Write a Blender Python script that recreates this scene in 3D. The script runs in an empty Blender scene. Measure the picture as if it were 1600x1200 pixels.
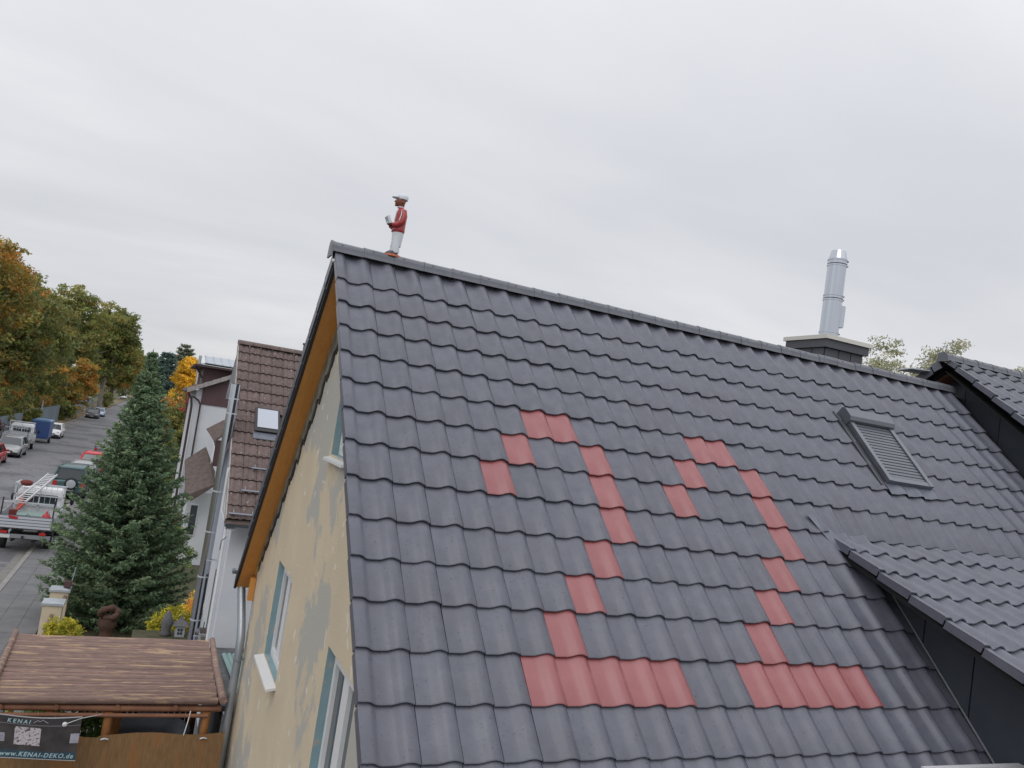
import bpy, math, random
import numpy as np
from mathutils import Vector, Matrix, Euler
R = math.radians
random.seed(7); rng = np.random.default_rng(7)
scn = bpy.context.scene
COL = scn.collection

# ------------------------------------------------------------------ camera
CAM = Vector((-1.510, -9.017, 7.200))
yaw, pit, rol = 0.401591768, 0.0648581023, 0.149862879
fwd = Vector((math.sin(yaw)*math.cos(pit), math.cos(yaw)*math.cos(pit), math.sin(pit)))
r0 = Vector((math.cos(yaw), -math.sin(yaw), 0)); u0 = r0.cross(fwd)
rt = r0*math.cos(rol)+u0*math.sin(rol); up = -r0*math.sin(rol)+u0*math.cos(rol)
cd = bpy.data.cameras.new('camera'); cam = bpy.data.objects.new('camera', cd); COL.objects.link(cam)
m = Matrix((rt, up, -fwd)).transposed().to_4x4(); m.translation = CAM
cam.matrix_world = m
cd.sensor_width = 36; cd.lens = 1251.4/1600*36; cd.clip_start = 0.1; cd.clip_end = 3000
scn.camera = cam

# ------------------------------------------------------------------ sky and light
SUN_EL, SUN_AZ = 48, 215
w = bpy.data.worlds.new('World'); scn.world = w; w.use_nodes = True
nt = w.node_tree; N = nt.nodes; Lk = nt.links; N.clear()
out = N.new('ShaderNodeOutputWorld'); bg = N.new('ShaderNodeBackground'); bg.inputs[1].default_value = 0.1
sky = N.new('ShaderNodeTexSky'); sky.sky_type = 'NISHITA'; sky.sun_disc = False
sky.sun_elevation = R(SUN_EL); sky.sun_rotation = R(SUN_AZ)
tc = N.new('ShaderNodeTexCoord')
sep = N.new('ShaderNodeSeparateXYZ'); Lk.new(tc.outputs['Generated'], sep.inputs[0])
def mth(op, a, b=None, nodes=N, links=Lk, clamp=False):
    n = nodes.new('ShaderNodeMath'); n.operation = op; n.use_clamp = clamp
    for i, v in enumerate((a, b)):
        if v is None: continue
        if isinstance(v, (int, float)): n.inputs[i].default_value = v
        else: links.new(v, n.inputs[i])
    return n.outputs[0]
# cloud layer: direction divided by height gives clouds that flatten towards the horizon
hz = mth('ADD', mth('MAXIMUM', sep.outputs[2], 0.0), 0.16)
cx = mth('DIVIDE', sep.outputs[0], hz); cy = mth('DIVIDE', sep.outputs[1], hz)
cmb = N.new('ShaderNodeCombineXYZ'); Lk.new(cx, cmb.inputs[0]); Lk.new(cy, cmb.inputs[1])
mp = N.new('ShaderNodeMapping'); mp.inputs['Rotation'].default_value = (0, 0, R(24)); mp.inputs['Scale'].default_value = (0.55, 1.0, 1); mp.inputs['Location'].default_value = (1.3, 0.4, 0)
Lk.new(cmb.outputs[0], mp.inputs[0])
n1 = N.new('ShaderNodeTexNoise'); n1.inputs['Scale'].default_value = 0.75; n1.inputs['Detail'].default_value = 7; n1.inputs['Roughness'].default_value = 0.5; n1.inputs['Distortion'].default_value = 0.25
Lk.new(mp.outputs[0], n1.inputs['Vector'])
cr = N.new('ShaderNodeValToRGB'); e = cr.color_ramp.elements
e[0].position = 0.33; e[0].color = (6.25, 6.35, 6.75, 1); e[1].position = 0.66; e[1].color = (8.7, 8.7, 8.85, 1)
x = e.new(0.5); x.color = (7.2, 7.27, 7.55, 1)
Lk.new(n1.outputs[0], cr.inputs[0])
# overcast sky: brighter overhead than near the horizon
zz = mth('MAXIMUM', sep.outputs[2], 0.0)
grd = mth('ADD', mth('ADD', mth('MULTIPLY', zz, 0.42), 0.94), mth('MULTIPLY', mth('POWER', zz, 3.0), .75))
mul = N.new('ShaderNodeVectorMath'); mul.operation = 'SCALE'; Lk.new(cr.outputs[0], mul.inputs[0]); Lk.new(grd, mul.inputs['Scale'])
mx = N.new('ShaderNodeMixRGB'); mx.inputs[0].default_value = 0.94
Lk.new(sky.outputs[0], mx.inputs[1]); Lk.new(mul.outputs[0], mx.inputs[2])
Lk.new(mx.outputs[0], bg.inputs[0]); Lk.new(bg.outputs[0], out.inputs[0])
sd = bpy.data.lights.new('sun', 'SUN'); so = bpy.data.objects.new('sun', sd); COL.objects.link(so)
sd.energy = 0.7; sd.angle = R(40); sd.color = (1, 0.97, 0.93)
az, el = R(SUN_AZ), R(SUN_EL)
so.rotation_euler = Vector((math.sin(az)*math.cos(el), math.cos(az)*math.cos(el), math.sin(el))).to_track_quat('Z', 'Y').to_euler()
so.location = (0, 0, 40)
vs = scn.view_settings; vs.view_transform = 'Standard'; vs.look = 'None'; vs.exposure = 0; vs.gamma = 1; vs.use_curve_mapping = False

# ------------------------------------------------------------------ materials
def lin(c): return tuple((v/255/12.92 if v/255 <= .04045 else ((v/255+.055)/1.055)**2.4) for v in c)
def pm(name, c, c2=None, rough=.6, spec=.5, metal=0., scale=4., detail=5., lo=.35, hi=.65, bump=0., bscale=None, coord='pos', stretch=None,
       spots=None, rnd=0., alpha=1., c3=None, s3=1.5, l3=.5, h3=.56):
    m = bpy.data.materials.new(name); m.use_nodes = True; t = m.node_tree; n = t.nodes; l = t.links
    b = n['Principled BSDF']; b.inputs['Roughness'].default_value = rough; b.inputs['Metallic'].default_value = metal
    b.inputs['Specular IOR Level'].default_value = spec
    b.inputs['Base Color'].default_value = (*c, 1)
    if coord == 'pos': v = n.new('ShaderNodeNewGeometry').outputs['Position']
    else: v = n.new('ShaderNodeTexCoord').outputs['Object']
    if stretch:
        mpn = n.new('ShaderNodeMapping'); mpn.inputs['Scale'].default_value = stretch; l.new(v, mpn.inputs[0]); v = mpn.outputs[0]
    colr = None
    if c2 is not None:
        tn = n.new('ShaderNodeTexNoise'); tn.inputs['Scale'].default_value = scale; tn.inputs['Detail'].default_value = detail; tn.inputs['Roughness'].default_value = .6
        l.new(v, tn.inputs['Vector'])
        r_ = n.new('ShaderNodeValToRGB'); r_.color_ramp.elements[0].position = lo; r_.color_ramp.elements[1].position = hi
        r_.color_ramp.elements[0].color = (*c, 1); r_.color_ramp.elements[1].color = (*c2, 1)
        l.new(tn.outputs[0], r_.inputs[0]); colr = r_.outputs[0]
    def mixin(prev, col, sc, a, bb, det=6.):
        tn = n.new('ShaderNodeTexNoise'); tn.inputs['Scale'].default_value = sc; tn.inputs['Detail'].default_value = det; tn.inputs['Roughness'].default_value = .62
        l.new(v, tn.inputs['Vector'])
        mr = n.new('ShaderNodeMapRange'); mr.inputs[1].default_value = a; mr.inputs[2].default_value = bb; l.new(tn.outputs[0], mr.inputs[0])
        mxx = n.new('ShaderNodeMixRGB'); l.new(mr.outputs[0], mxx.inputs[0])
        if prev is None: mxx.inputs[1].default_value = (*c, 1)
        else: l.new(prev, mxx.inputs[1])
        mxx.inputs[2].default_value = (*col, 1); return mxx.outputs[0]
    if c3 is not None: colr = mixin(colr, c3, s3, l3, h3)
    if spots is not None: colr = mixin(colr, spots[0], spots[1], spots[2], spots[3], 2.)
    if rnd:
        oi = n.new('ShaderNodeObjectInfo'); sc_ = mth('ADD', mth('MULTIPLY', oi.outputs['Random'], rnd, n, l), 1-rnd/2, n, l)
        vm = n.new('ShaderNodeVectorMath'); vm.operation = 'SCALE'
        if colr is None: vm.inputs[0].default_value = c
        else: l.new(colr, vm.inputs[0])
        l.new(sc_, vm.inputs['Scale']); colr = vm.outputs[0]
    if colr is not None: l.new(colr, b.inputs['Base Color'])
    if bump:
        tb = n.new('ShaderNodeTexNoise'); tb.inputs['Scale'].default_value = bscale or scale*4; tb.inputs['Detail'].default_value = 4
        l.new(v, tb.inputs['Vector'])
        bn = n.new('ShaderNodeBump'); bn.inputs['Strength'].default_value = bump; bn.inputs['Distance'].default_value = .01
        l.new(tb.outputs[0], bn.inputs['Height']); l.new(bn.outputs[0], b.inputs['Normal'])
    return m
def leafmat(name, trans=.3, gain=1.):
    m = bpy.data.materials.new(name); m.use_nodes = True; t = m.node_tree; n = t.nodes; l = t.links; n.clear()
    o = n.new('ShaderNodeOutputMaterial'); a = n.new('ShaderNodeAttribute'); a.attribute_name = 'leaf'
    d = n.new('ShaderNodeBsdfPrincipled'); d.inputs['Roughness'].default_value = .55; d.inputs['Specular IOR Level'].default_value = .25
    sc2 = n.new('ShaderNodeVectorMath'); sc2.operation = 'SCALE'; sc2.inputs['Scale'].default_value = gain; l.new(a.outputs['Color'], sc2.inputs[0])
    tr = n.new('ShaderNodeBsdfTranslucent'); mxx = n.new('ShaderNodeMixShader'); mxx.inputs[0].default_value = trans
    l.new(sc2.outputs[0], d.inputs['Base Color']); l.new(sc2.outputs[0], tr.inputs[0])
    l.new(d.outputs[0], mxx.inputs[1]); l.new(tr.outputs[0], mxx.inputs[2]); l.new(mxx.outputs[0], o.inputs[0])
    return m
M = {}
M['tile'] = pm('anthracite_tile', (.100,.105,.134), (.122,.127,.158), rough=.36, spec=.5, scale=7, bump=.12, bscale=160, spots=((.062,.063,.080), 42, .63, .73), rnd=.09, c3=(.104,.106,.131), s3=2.2, l3=.5, h3=.75)
M['redtile'] = pm('red_glazed_tile', (.26,.072,.076), (.285,.085,.09), rough=.40, spec=.5, scale=6, bump=.1, bscale=160, rnd=.08)
for k_ in ('redtile',):
    M[k_].node_tree.nodes['Principled BSDF'].inputs['Coat Weight'].default_value = .6; M[k_].node_tree.nodes['Principled BSDF'].inputs['Coat Roughness'].default_value = .42
M['ridge'] = pm('ridge_tile_grey', (.115,.12,.145), (.14,.146,.17), rough=.45, scale=8, bump=.2, bscale=120, rnd=.1)
M['deck'] = pm('dark_underlay', (.02,.02,.022), rough=.9)
M['lead'] = pm('lead_flashing', (.10,.115,.15), (.14,.155,.19), rough=.4, scale=7)
M['clad'] = pm('anthracite_cladding', (.042,.049,.063), (.050,.058,.073), rough=.45, scale=3)
M['cladlight'] = pm('chimney_cladding', (.055,.06,.075), (.065,.07,.085), rough=.4, scale=3)
M['metal'] = pm('stainless', (.52,.55,.60), rough=.16, metal=1., scale=3)
M['metaldark'] = pm('grey_metal', (.20,.21,.24), rough=.38, metal=.7)
M['darkflash'] = pm('dark_flashing', (.06,.065,.075), rough=.4, metal=.2)
M['shutter'] = pm('shutter_aluminium', (.15,.16,.185), rough=.38, metal=.5)
M['alu'] = pm('aluminium', (.58,.61,.65), rough=.45, metal=.4)
M['zinc'] = pm('zinc_pipe', (.30,.33,.37), (.40,.43,.46), rough=.4, metal=.6, scale=3, stretch=(1,1,.5))
M['captop'] = pm('pale_coping', (.62,.60,.55), rough=.4)
M['soffit'] = pm('orange_varnished_pine', (.60,.255,.05), (.66,.30,.07), rough=.45, scale=5, stretch=(6,1,1), spots=((.22,.07,.015), 14, .70, .74))
M['trim'] = pm('pale_pine', (.50,.31,.10), (.42,.24,.07), rough=.6, scale=8)
M['wall'] = pm('weathered_render', (.62,.52,.375), (.56,.475,.345), rough=.92, scale=1.3, bump=.35, bscale=30, c3=(.43,.415,.37), s3=.48, l3=.50, h3=.525, spots=((.66,.62,.52), 3.4, .66, .69))
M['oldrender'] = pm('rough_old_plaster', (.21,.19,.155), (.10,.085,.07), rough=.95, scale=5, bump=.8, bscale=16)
M['teal'] = pm('teal_reveal', (.19,.30,.33), (.23,.33,.36), rough=.8, scale=4, c3=(.33,.32,.29), s3=5, l3=.63, h3=.66)
M['white'] = pm('white_plastic', (.72,.73,.74), rough=.35)
M['whitewall'] = pm('white_render', (.60,.62,.67), (.66,.68,.72), rough=.9, scale=1.2)
M['whitewall2'] = pm('white_render_far', (.62,.64,.67), (.57,.59,.62), rough=.9, scale=.8)
M['glass'] = pm('window_glass', (.05,.06,.07), rough=.06, spec=.8)
M['glasslite'] = pm('skylight_glass', (.42,.45,.52), rough=.1, spec=.8)
M['brown'] = pm('brown_concrete_tile', (.115,.080,.072), (.16,.12,.112), rough=.85, scale=10, bump=.4, bscale=60, spots=((.42,.40,.34), 11, .685, .71), rnd=.22, c3=(.26,.17,.05), s3=3.5, l3=.72, h3=.78)
M['brownroof'] = pm('brown_roofing', (.085,.062,.055), (.13,.10,.09), rough=.9, scale=6, bump=.5, bscale=30)
M['maroon'] = pm('maroon_cladding', (.085,.045,.05), (.10,.055,.06), rough=.6, scale=2)
M['maroontrim'] = pm('dark_brown_trim', (.05,.03,.03), rough=.6)
M['greymortar'] = pm('grey_verge', (.28,.26,.25), (.36,.34,.33), rough=.9, scale=6)
M['log'] = pm('weathered_pole', (.235,.155,.13), (.165,.105,.09), rough=.8, scale=6, coord='pos', stretch=(1.1,9,9), bump=.4, bscale=20, c3=(.36,.25,.16), s3=1.6, l3=.54, h3=.62, rnd=.35)
M['logred'] = pm('brown_pole', (.24,.11,.06), (.17,.075,.045), rough=.7, scale=5)
M['post'] = pm('orange_post', (.34,.15,.045), (.27,.11,.035), rough=.6, scale=5)
M['mat'] = pm('reed_screen', (.26,.155,.07), (.19,.105,.045), rough=.85, scale=9, stretch=(5,1,.6), bump=.3, bscale=40, c3=(.30,.13,.04), s3=1.2, l3=.5, h3=.7)
M['asphalt'] = pm('asphalt', (.150,.150,.162), (.185,.185,.195), rough=.85, scale=.35, bump=.3, bscale=30, c3=(.105,.105,.115), s3=.22, l3=.53, h3=.56, spots=((.10,.10,.105), 1.7, .60, .66))
M['paving'] = pm('pavement', (.13,.13,.135), (.175,.175,.18), rough=.9, scale=1.2, bump=.3, bscale=20)
M['kerb'] = pm('kerb_stone', (.22,.21,.20), (.27,.26,.245), rough=.9, scale=3)
M['gutter'] = pm('gutter_setts', (.165,.160,.15), (.20,.195,.18), rough=.9, scale=2)
M['leafdirt'] = pm('leaf_litter', (.12,.09,.055), (.20,.15,.10), rough=1, scale=2.5, c3=(.10,.10,.05), s3=.7, l3=.5, h3=.6)
M['grass'] = pm('grass', (.07,.10,.03), (.11,.14,.04), rough=1, scale=2.5)
M['soil'] = pm('garden_soil', (.055,.06,.03), (.09,.08,.045), rough=1, scale=4)
M['fence'] = pm('blue_grey_sheet', (.14,.18,.21), (.18,.22,.25), rough=.6, scale=.6, rnd=.18)
M['cream'] = pm('cream_render', (.66,.57,.42), (.60,.51,.37), rough=.9, scale=3)
M['capgrey'] = pm('pale_stone_cap', (.42,.45,.49), (.36,.39,.42), rough=.7, scale=6)
M['rust'] = pm('carved_wood', (.11,.055,.038), (.065,.035,.027), rough=.8, scale=7, bump=.8, bscale=14)
M['bark'] = pm('bark', (.06,.045,.035), (.09,.07,.055), rough=.95, scale=5)
M['birch'] = pm('pale_bark', (.30,.28,.25), (.12,.10,.09), rough=.95, scale=6)
M['leaf'] = leafmat('foliage', .45, 3.2); M['needle'] = leafmat('needles', .25, 2.5)
M['tyre'] = pm('tyre', (.018,.018,.019), rough=.8)
M['rim'] = pm('rim', (.45,.46,.48), rough=.35, metal=.6)
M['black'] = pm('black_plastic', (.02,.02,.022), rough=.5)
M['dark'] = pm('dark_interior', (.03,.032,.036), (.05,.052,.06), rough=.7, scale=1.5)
M['carglass'] = pm('car_glass', (.035,.045,.05), rough=.05, spec=.9)
M['redlamp'] = pm('red_lamp', (.45,.02,.02), rough=.25)
M['lamp'] = pm('clear_lamp', (.6,.62,.65), rough=.15)
M['plate'] = pm('number_plate', (.6,.6,.58), rough=.5)
def paint(name, c, metal=.1): return pm(name, c, rough=.28, spec=.5, metal=metal)
M['p_white'] = paint('white_paint', (.76,.77,.79), 0); M['p_red'] = paint('red_paint', (.55,.035,.05)); M['p_silver'] = paint('silver_paint', (.36,.37,.38), .3)
M['p_teal'] = paint('teal_paint', (.07,.13,.14), .2); M['p_dark'] = paint('dark_paint', (.035,.035,.045), .2); M['p_blue'] = paint('blue_paint', (.05,.10,.28)); M['p_lblue'] = paint('pale_blue_paint', (.35,.45,.6), .2)
M['p_grey'] = paint('grey_paint', (.2,.21,.23), .3)

# ------------------------------------------------------------------ mesh helpers
class MB:
    def __init__(s): s.v = []; s.f = []; s.sm = []
    def add(s, V, F, smooth=False):
        o = len(s.v); s.v += [tuple(p) for p in V]; s.f += [tuple(o+i for i in f) for f in F]; s.sm += [smooth]*len(F); return s
    def box(s, x0, x1, y0, y1, z0, z1, M4=None):
        V = [Vector(p) for p in ((x0,y0,z0),(x1,y0,z0),(x1,y1,z0),(x0,y1,z0),(x0,y0,z1),(x1,y0,z1),(x1,y1,z1),(x0,y1,z1))]
        if M4 is not None: V = [M4 @ p for p in V]
        return s.add(V, [(0,3,2,1),(4,5,6,7),(0,1,5,4),(1,2,6,5),(2,3,7,6),(3,0,4,7)])
    def cbox(s, c, sz, rz=0, rx=0, ry=0):
        return s.box(-sz[0]/2, sz[0]/2, -sz[1]/2, sz[1]/2, -sz[2]/2, sz[2]/2, Matrix.Translation(c) @ Euler((rx, ry, rz)).to_matrix().to_4x4())
    def quad(s, *P): return s.add(P, [tuple(range(len(P)))])
    def bar(s, a, b, w_, h_=None, upv=(0,0,1)):
        a, b = Vector(a), Vector(b); h_ = h_ or w_; d = (b-a); L = d.length; d.normalize()
        x = d.cross(Vector(upv))
        if x.length < 1e-4: x = d.cross(Vector((1,0,0)))
        x.normalize(); z = x.cross(d)
        Mx = Matrix((x, d, z)).transposed().to_4x4(); Mx.translation = a
        return s.box(-w_/2, w_/2, 0, L, -h_/2, h_/2, Mx)
    def tube(s, pts, r, n=8, caps=True, smooth=True):
        pts = [Vector(p) for p in pts]; k = len(pts); rs = r if isinstance(r, (list, tuple)) else [r]*k
        V = []; ref = None
        for i, p in enumerate(pts):
            d = (pts[min(i+1,k-1)]-pts[max(i-1,0)]).normalized()
            if ref is None: ref = d.orthogonal().normalized()
            a = (ref - d*ref.dot(d)).normalized(); ref = a; b = d.cross(a)
            V += [p + (a*math.cos(2*math.pi*j/n)+b*math.sin(2*math.pi*j/n))*rs[i] for j in range(n)]
        F = [(i*n+j, i*n+(j+1)%n, (i+1)*n+(j+1)%n, (i+1)*n+j) for i in range(k-1) for j in range(n)]
        s.add(V, F, smooth)
        if caps: s.add(V[:n], [tuple(range(n))[::-1]]); s.add(V[-n:], [tuple(range(n))])
        return s
    def loft(s, rings, caps=True, smooth=True, closed=True):
        n = len(rings[0]); V = [p for r_ in rings for p in r_]
        m_ = n if closed else n-1
        F = [(i*n+j, i*n+(j+1)%n, (i+1)*n+(j+1)%n, (i+1)*n+j) for i in range(len(rings)-1) for j in range(m_)]
        s.add(V, F, smooth)
        if caps: s.add(rings[0], [tuple(range(n))[::-1]]); s.add(rings[-1], [tuple(range(n))])
        return s
    def lathe(s, prof, c=(0,0,0), n=16, smooth=True):
        c = Vector(c)
        return s.loft([[c+Vector((r_*math.cos(2*math.pi*j/n), r_*math.sin(2*math.pi*j/n), z)) for j in range(n)] for r_, z in prof], smooth=smooth)
    def ell(s, c, rad, n=10, k=7, M4=None):
        rings = []
        for i in range(k+1):
            a = -math.pi/2+math.pi*i/k*.98+.01*math.pi
            rings.append([Vector((rad[0]*math.cos(a)*math.cos(2*math.pi*j/n), rad[1]*math.cos(a)*math.sin(2*math.pi*j/n), rad[2]*math.sin(a))) for j in range(n)])
        rings = [[(M4 @ p if M4 is not None else p)+Vector(c) for p in r_] for r_ in rings]
        return s.loft(rings)
    def prism(s, poly, ax, a, b):
        def P(u, v_, t): return {'x': (t,u,v_), 'y': (u,t,v_), 'z': (u,v_,t)}[ax]
        n = len(poly); V = [P(u,v_,a) for u,v_ in poly]+[P(u,v_,b) for u,v_ in poly]
        return s.add(V, [tuple(range(n)), tuple(range(2*n-1, n-1, -1))]+[(i, n+i, n+(i+1)%n, (i+1)%n) for i in range(n)])
    def mesh(s, name, mat, off=(0,0,0)):
        me = bpy.data.meshes.new(name); o = Vector(off)
        me.from_pydata([Vector(p)-o for p in s.v], [], s.f); me.materials.append(M[mat] if isinstance(mat, str) else mat)
        me.polygons.foreach_set('use_smooth', s.sm); me.update()
        import bmesh
        bm = bmesh.new(); bm.from_mesh(me); bmesh.ops.recalc_face_normals(bm, faces=bm.faces); bm.to_mesh(me); bm.free()
        return me
    def build(s, name, mat, parent=None, label=None, kind=None):
        off = rootloc(parent); o = bpy.data.objects.new(name, s.mesh(name, mat, off)); COL.objects.link(o)
        if parent is not None: o.parent = parent
        if label: o['label'] = label
        if kind: o['kind'] = kind
        return o
def rootloc(p):
    v = Vector((0,0,0))
    while p is not None: v += Vector(p.location); p = p.parent
    return v
def thing(name, label, cat, loc=(0,0,0), group=None):
    o = bpy.data.objects.new(name, None); COL.objects.link(o); o.location = loc; o.empty_display_size = .3
    o['label'] = label; o['category'] = cat
    if group: o['group'] = group
    return o
def tag(o, label, cat, group=None):
    o['label'] = label; o['category'] = cat
    if group: o['group'] = group
    return o
def struct(name, mb, mat): o = mb.build(name, mat); o['kind'] = 'structure'; return o
def kids(o, table): return table.get(o, [])
def copy_tree(root, label=None, loc=None, rz=None):
    table = {}
    for ob in list(COL.objects):
        if ob.parent is not None: table.setdefault(ob.parent, []).append(ob)
    def rec(o, par):
        c = o.copy(); COL.objects.link(c); c.parent = par
        for ch in table.get(o, []): rec(ch, c)
        return c
    c = rec(root, None)
    if label: c['label'] = label
    if loc is not None: c.location = loc
    if rz is not None: c.rotation_euler = (0, 0, rz)
    return c
M['alusheet2'] = pm('bed_plywood', (.10,.10,.10), rough=.8); M['alul'] = pm('ladder_aluminium', (.62,.63,.65), rough=.4, metal=.2); M['metaldark2'] = pm('rear_beam_grey', (.22,.23,.25), rough=.5)
M['orangeplastic'] = pm('orange_board_paint', (.45,.11,.03), rough=.5); M['redcloth'] = pm('dark_red_cloth', (.16,.035,.03), rough=.9); M['redpaint'] = pm('red_gloss', (.42,.02,.03), rough=.35)
M['greenplastic'] = pm('green_plastic', (.01,.09,.06), rough=.4); M['palegreen'] = pm('pale_green_tarp', (.22,.30,.28), rough=.6); M['hivis'] = pm('fluorescent_vest', (.55,.80,.03), rough=.7); M['lbl'] = pm('trailer_roof_blue', (.13,.24,.42), rough=.4)
M['fencedark'] = pm('dark_fence_board', (.05,.065,.085), rough=.7)
M['leafdirtroof'] = pm('mossy_felt_roof', (.075,.08,.085), (.16,.17,.17), rough=.8, scale=5, lo=.5, hi=.7)
M['tealsheet'] = pm('teal_sheet', (.20,.30,.29), rough=.6); M['alusheet'] = pm('pale_metal_sheet', (.38,.42,.46), rough=.5)
M['bannerdark'] = pm('banner_print', (.035,.032,.035), (.075,.065,.065), rough=.35, scale=4); M['bannerteal'] = pm('banner_teal_band', (.03,.05,.07), (.04,.075,.10), rough=.35, scale=4)
M['bannergrey'] = pm('banner_line', (.2,.2,.22), rough=.4); M['bannerlav'] = pm('banner_pale', (.28,.27,.33), (.42,.42,.48), rough=.4, scale=9)
M['lace'] = pm('lace_print', (.50,.47,.50), (.10,.07,.08), rough=.4, scale=38, lo=.52, hi=.58)
M['lettercyan'] = pm('letter_cyan', (.35,.50,.56), rough=.4)
M['greywood'] = pm('grey_wood', (.17,.165,.16), (.24,.23,.22), rough=.9, scale=6); M['greystone'] = pm('dark_stone', (.10,.10,.105), (.16,.16,.165), rough=.9, scale=20)
M['skinbrown'] = pm('painted_brown', (.20,.065,.04), rough=.35); M['figwhite'] = pm('painted_white', (.62,.66,.70), rough=.25)
M['figred'] = pm('painted_red', (.36,.04,.045), rough=.25); M['figdark'] = pm('painted_dark', (.05,.04,.05), rough=.3); M['figorange'] = pm('painted_orange', (.50,.13,.06), rough=.4)
# ================================================================== ground, road, pavement
g = MB(); g.quad((-400,-60,-.02),(400,-60,-.02),(400,1500,-.02),(-400,1500,-.02)); struct('ground', g, 'soil')
g = MB(); g.box(-16.5,-12.95,-30,900,-.015,.06); struct('verge', g, 'leafdirt')
g = MB(); g.box(-12.8,-5.32,-30,900,-.015,.004); struct('road', g, 'asphalt')
# drains and gutter course
rd = bpy.data.objects.new
g = MB()
for k in range(-8, 130): g.box(-5.64,-5.33,k*.7,k*.7+.685,-.01,.011)
struct('gutter_strip', g, 'gutter')
kerbs = MB()
for k in range(-4, 60): kerbs.box(-5.31,-5.16,k*1.0+.005,k*1.0+.995,-.01,.11)
struct('kerb', kerbs, 'kerb')
kerbs = MB()
for k in range(-2, 160): kerbs.box(-12.95,-12.81,k*1.0+.01,k*1.0+.99,-.01,.12)
struct('kerb', kerbs, 'kerb')
pav = MB(); pav.box(-5.155,-3.62,-30,300,-.01,.085); pv = struct('pavement', pav, 'paving')
slabs = []
for j, yy in enumerate(np.arange(13.2, 30, .5)):
    for i in range(3):
        x0 = -5.15+i*.51
        b = MB(); b.box(x0+.004, x0+.506, yy+.004, yy+.496, .086, .0995+rng.uniform(0,.003)); b.build('paving_slab', 'paving', pv)
gy = MB(); gy.box(-3.6, 12, 40, 300, -.01, .03); struct('lawn', gy, 'grass')
yard = MB(); yard.box(-3.55, 11, -8, 15.4, -.01, .02); yd = struct('yard', yard, 'paving')
cb = MB()
for j in range(5):
    for i in range(14):
        cb.box(-2.9+i*.21, -2.9+i*.21+.195, 14.55+j*.2, 14.55+j*.2+.185, .021, .05)
o = cb.build('cobble', 'kerb', yd); o['kind'] = 'stuff'
mk = MB(); mk.box(-12.6, -6.9, 38.0, 38.15, .0, .0085); struct('road_joint', mk, 'kerb')
mc = MB(); mc.lathe([(.33,-.01),(.33,.010),(.30,.013),(.0,.013)], (-8.3, 55.5, 0), 20); tag(mc.build('manhole_cover', 'metaldark'), 'dark round manhole cover set in the asphalt between the parked cars', 'manhole cover')

# ================================================================== our house
TH = 0.7612; c_, s_ = math.cos(TH), math.sin(TH)
RZ = 8.690; LR = .4078; V0 = .103; W0 = .417; TW = .30
APY = .36; APZ = RZ + APY*math.tan(TH)
FTH = R(46.6)
house = thing('house', 'yellow rendered house under a dark grey tiled roof with a red tile pattern', 'house', (5, 0, 0))
HX1 = 10.55

def hump(x, c, hw=.112, a=.046): 
    d = abs(x-c)/hw
    return a*.5*(1+math.cos(math.pi*d)) if d < 1 else 0.
def tile_mesh(name, mat, width, humps, L, left=None, right=None, th=.02, lift=.020, low=-.012, ext=.05, fd=.088, nx=None, amp=.046, hw=.112, cutl=0):
    xs = nx; g = .005
    if left is None: xs = [g]+xs[1:]
    hs = [max([hump(x, c, hw, amp) for c in humps]+[0]) for x in xs]
    if left: hs = [max(h, amp*(1 if x < .075 else max(0, .5*(1+math.cos(math.pi*(x-.075)/.075))) if x < .15 else 0)) for x, h in zip(xs, hs)]
    if right: hs = [max(h, amp*(1 if (width-x) < .075 else max(0, .5*(1+math.cos(math.pi*((width-x)-.075)/.075))) if (width-x) < .15 else 0)) for x, h in zip(xs, hs)]
    mb = MB(); n = len(xs)
    def row(y, z): return [(x, y, z+h) for x, h in zip(xs, hs)]
    r_top = row(L+ext, low-(lift-low)*ext/L); r_bev = row(.010, lift); r_lip = row(0, lift-.006); r_bot = row(0.002, lift-th)
    V = r_top+r_bev+r_lip; F = []
    for k in range(2):
        for i in range(n-1): F.append((k*n+i, (k+1)*n+i, (k+1)*n+i+1, k*n+i+1))
    mb.add(V, F, True)
    mb.add(r_lip+r_bot, [(i, n+i, n+i+1, i+1) for i in range(n-1)], True)
    # side thickness
    for i in (0, n-1):
        LE = L*.955
        x, h = xs[i], hs[i]; d = .016 if not ((i == 0 and left) or (i == n-1 and right)) else fd
        if d < .05: mb.add([(x, L+ext, low+h), (x, 0, lift+h-.004), (x, 0, lift+h-d), (x, L+ext, low+h-d)], [(0,1,2,3)])
        if d > .05:
            mb.add([(x, LE, low+h), (x, 0, lift+h-.004), (x, 0, lift+h-d), (x, LE, low+h-d+.012)], [(0,1,2,3)])
            xo = x+(.016 if i == 0 else -.016)
            mb.add([(x, 0, lift+h-.004), (x, 0, lift+h-d), (xo, 0, lift+h-d), (xo, 0, lift+h-.004)], [(0,1,2,3)])
            mb.add([(xo, LE, low+h-d+.012), (xo, 0, lift+h-d), (x, 0, lift+h-d), (x, LE, low+h-d+.012)], [(0,1,2,3)])
            mb.add([(xo, LE, low+h), (xo, 0, lift+h-.004), (xo, 0, lift+h-d), (xo, LE, low+h-d+.012)], [(0,1,2,3)])
            mb.add([(x, LE, low+h), (xo, LE, low+h), (xo, LE, low+h-d+.012), (x, LE, low+h-d+.012)], [(0,1,2,3)])
    me = bpy.data.meshes.new(name); me.from_pydata(mb.v, [], mb.f); me.materials.append(M[mat]); me.polygons.foreach_set('use_smooth', mb.sm); me.update()
    return me
XS = [0, .06, .115, .15, .18, .205, .230, .255, .278, .2955]
ME_T = tile_mesh('tile', 'tile', .30, [.222], LR, nx=XS)
ME_R = tile_mesh('red_tile', 'redtile', .30, [.222], LR, nx=XS)
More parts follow.
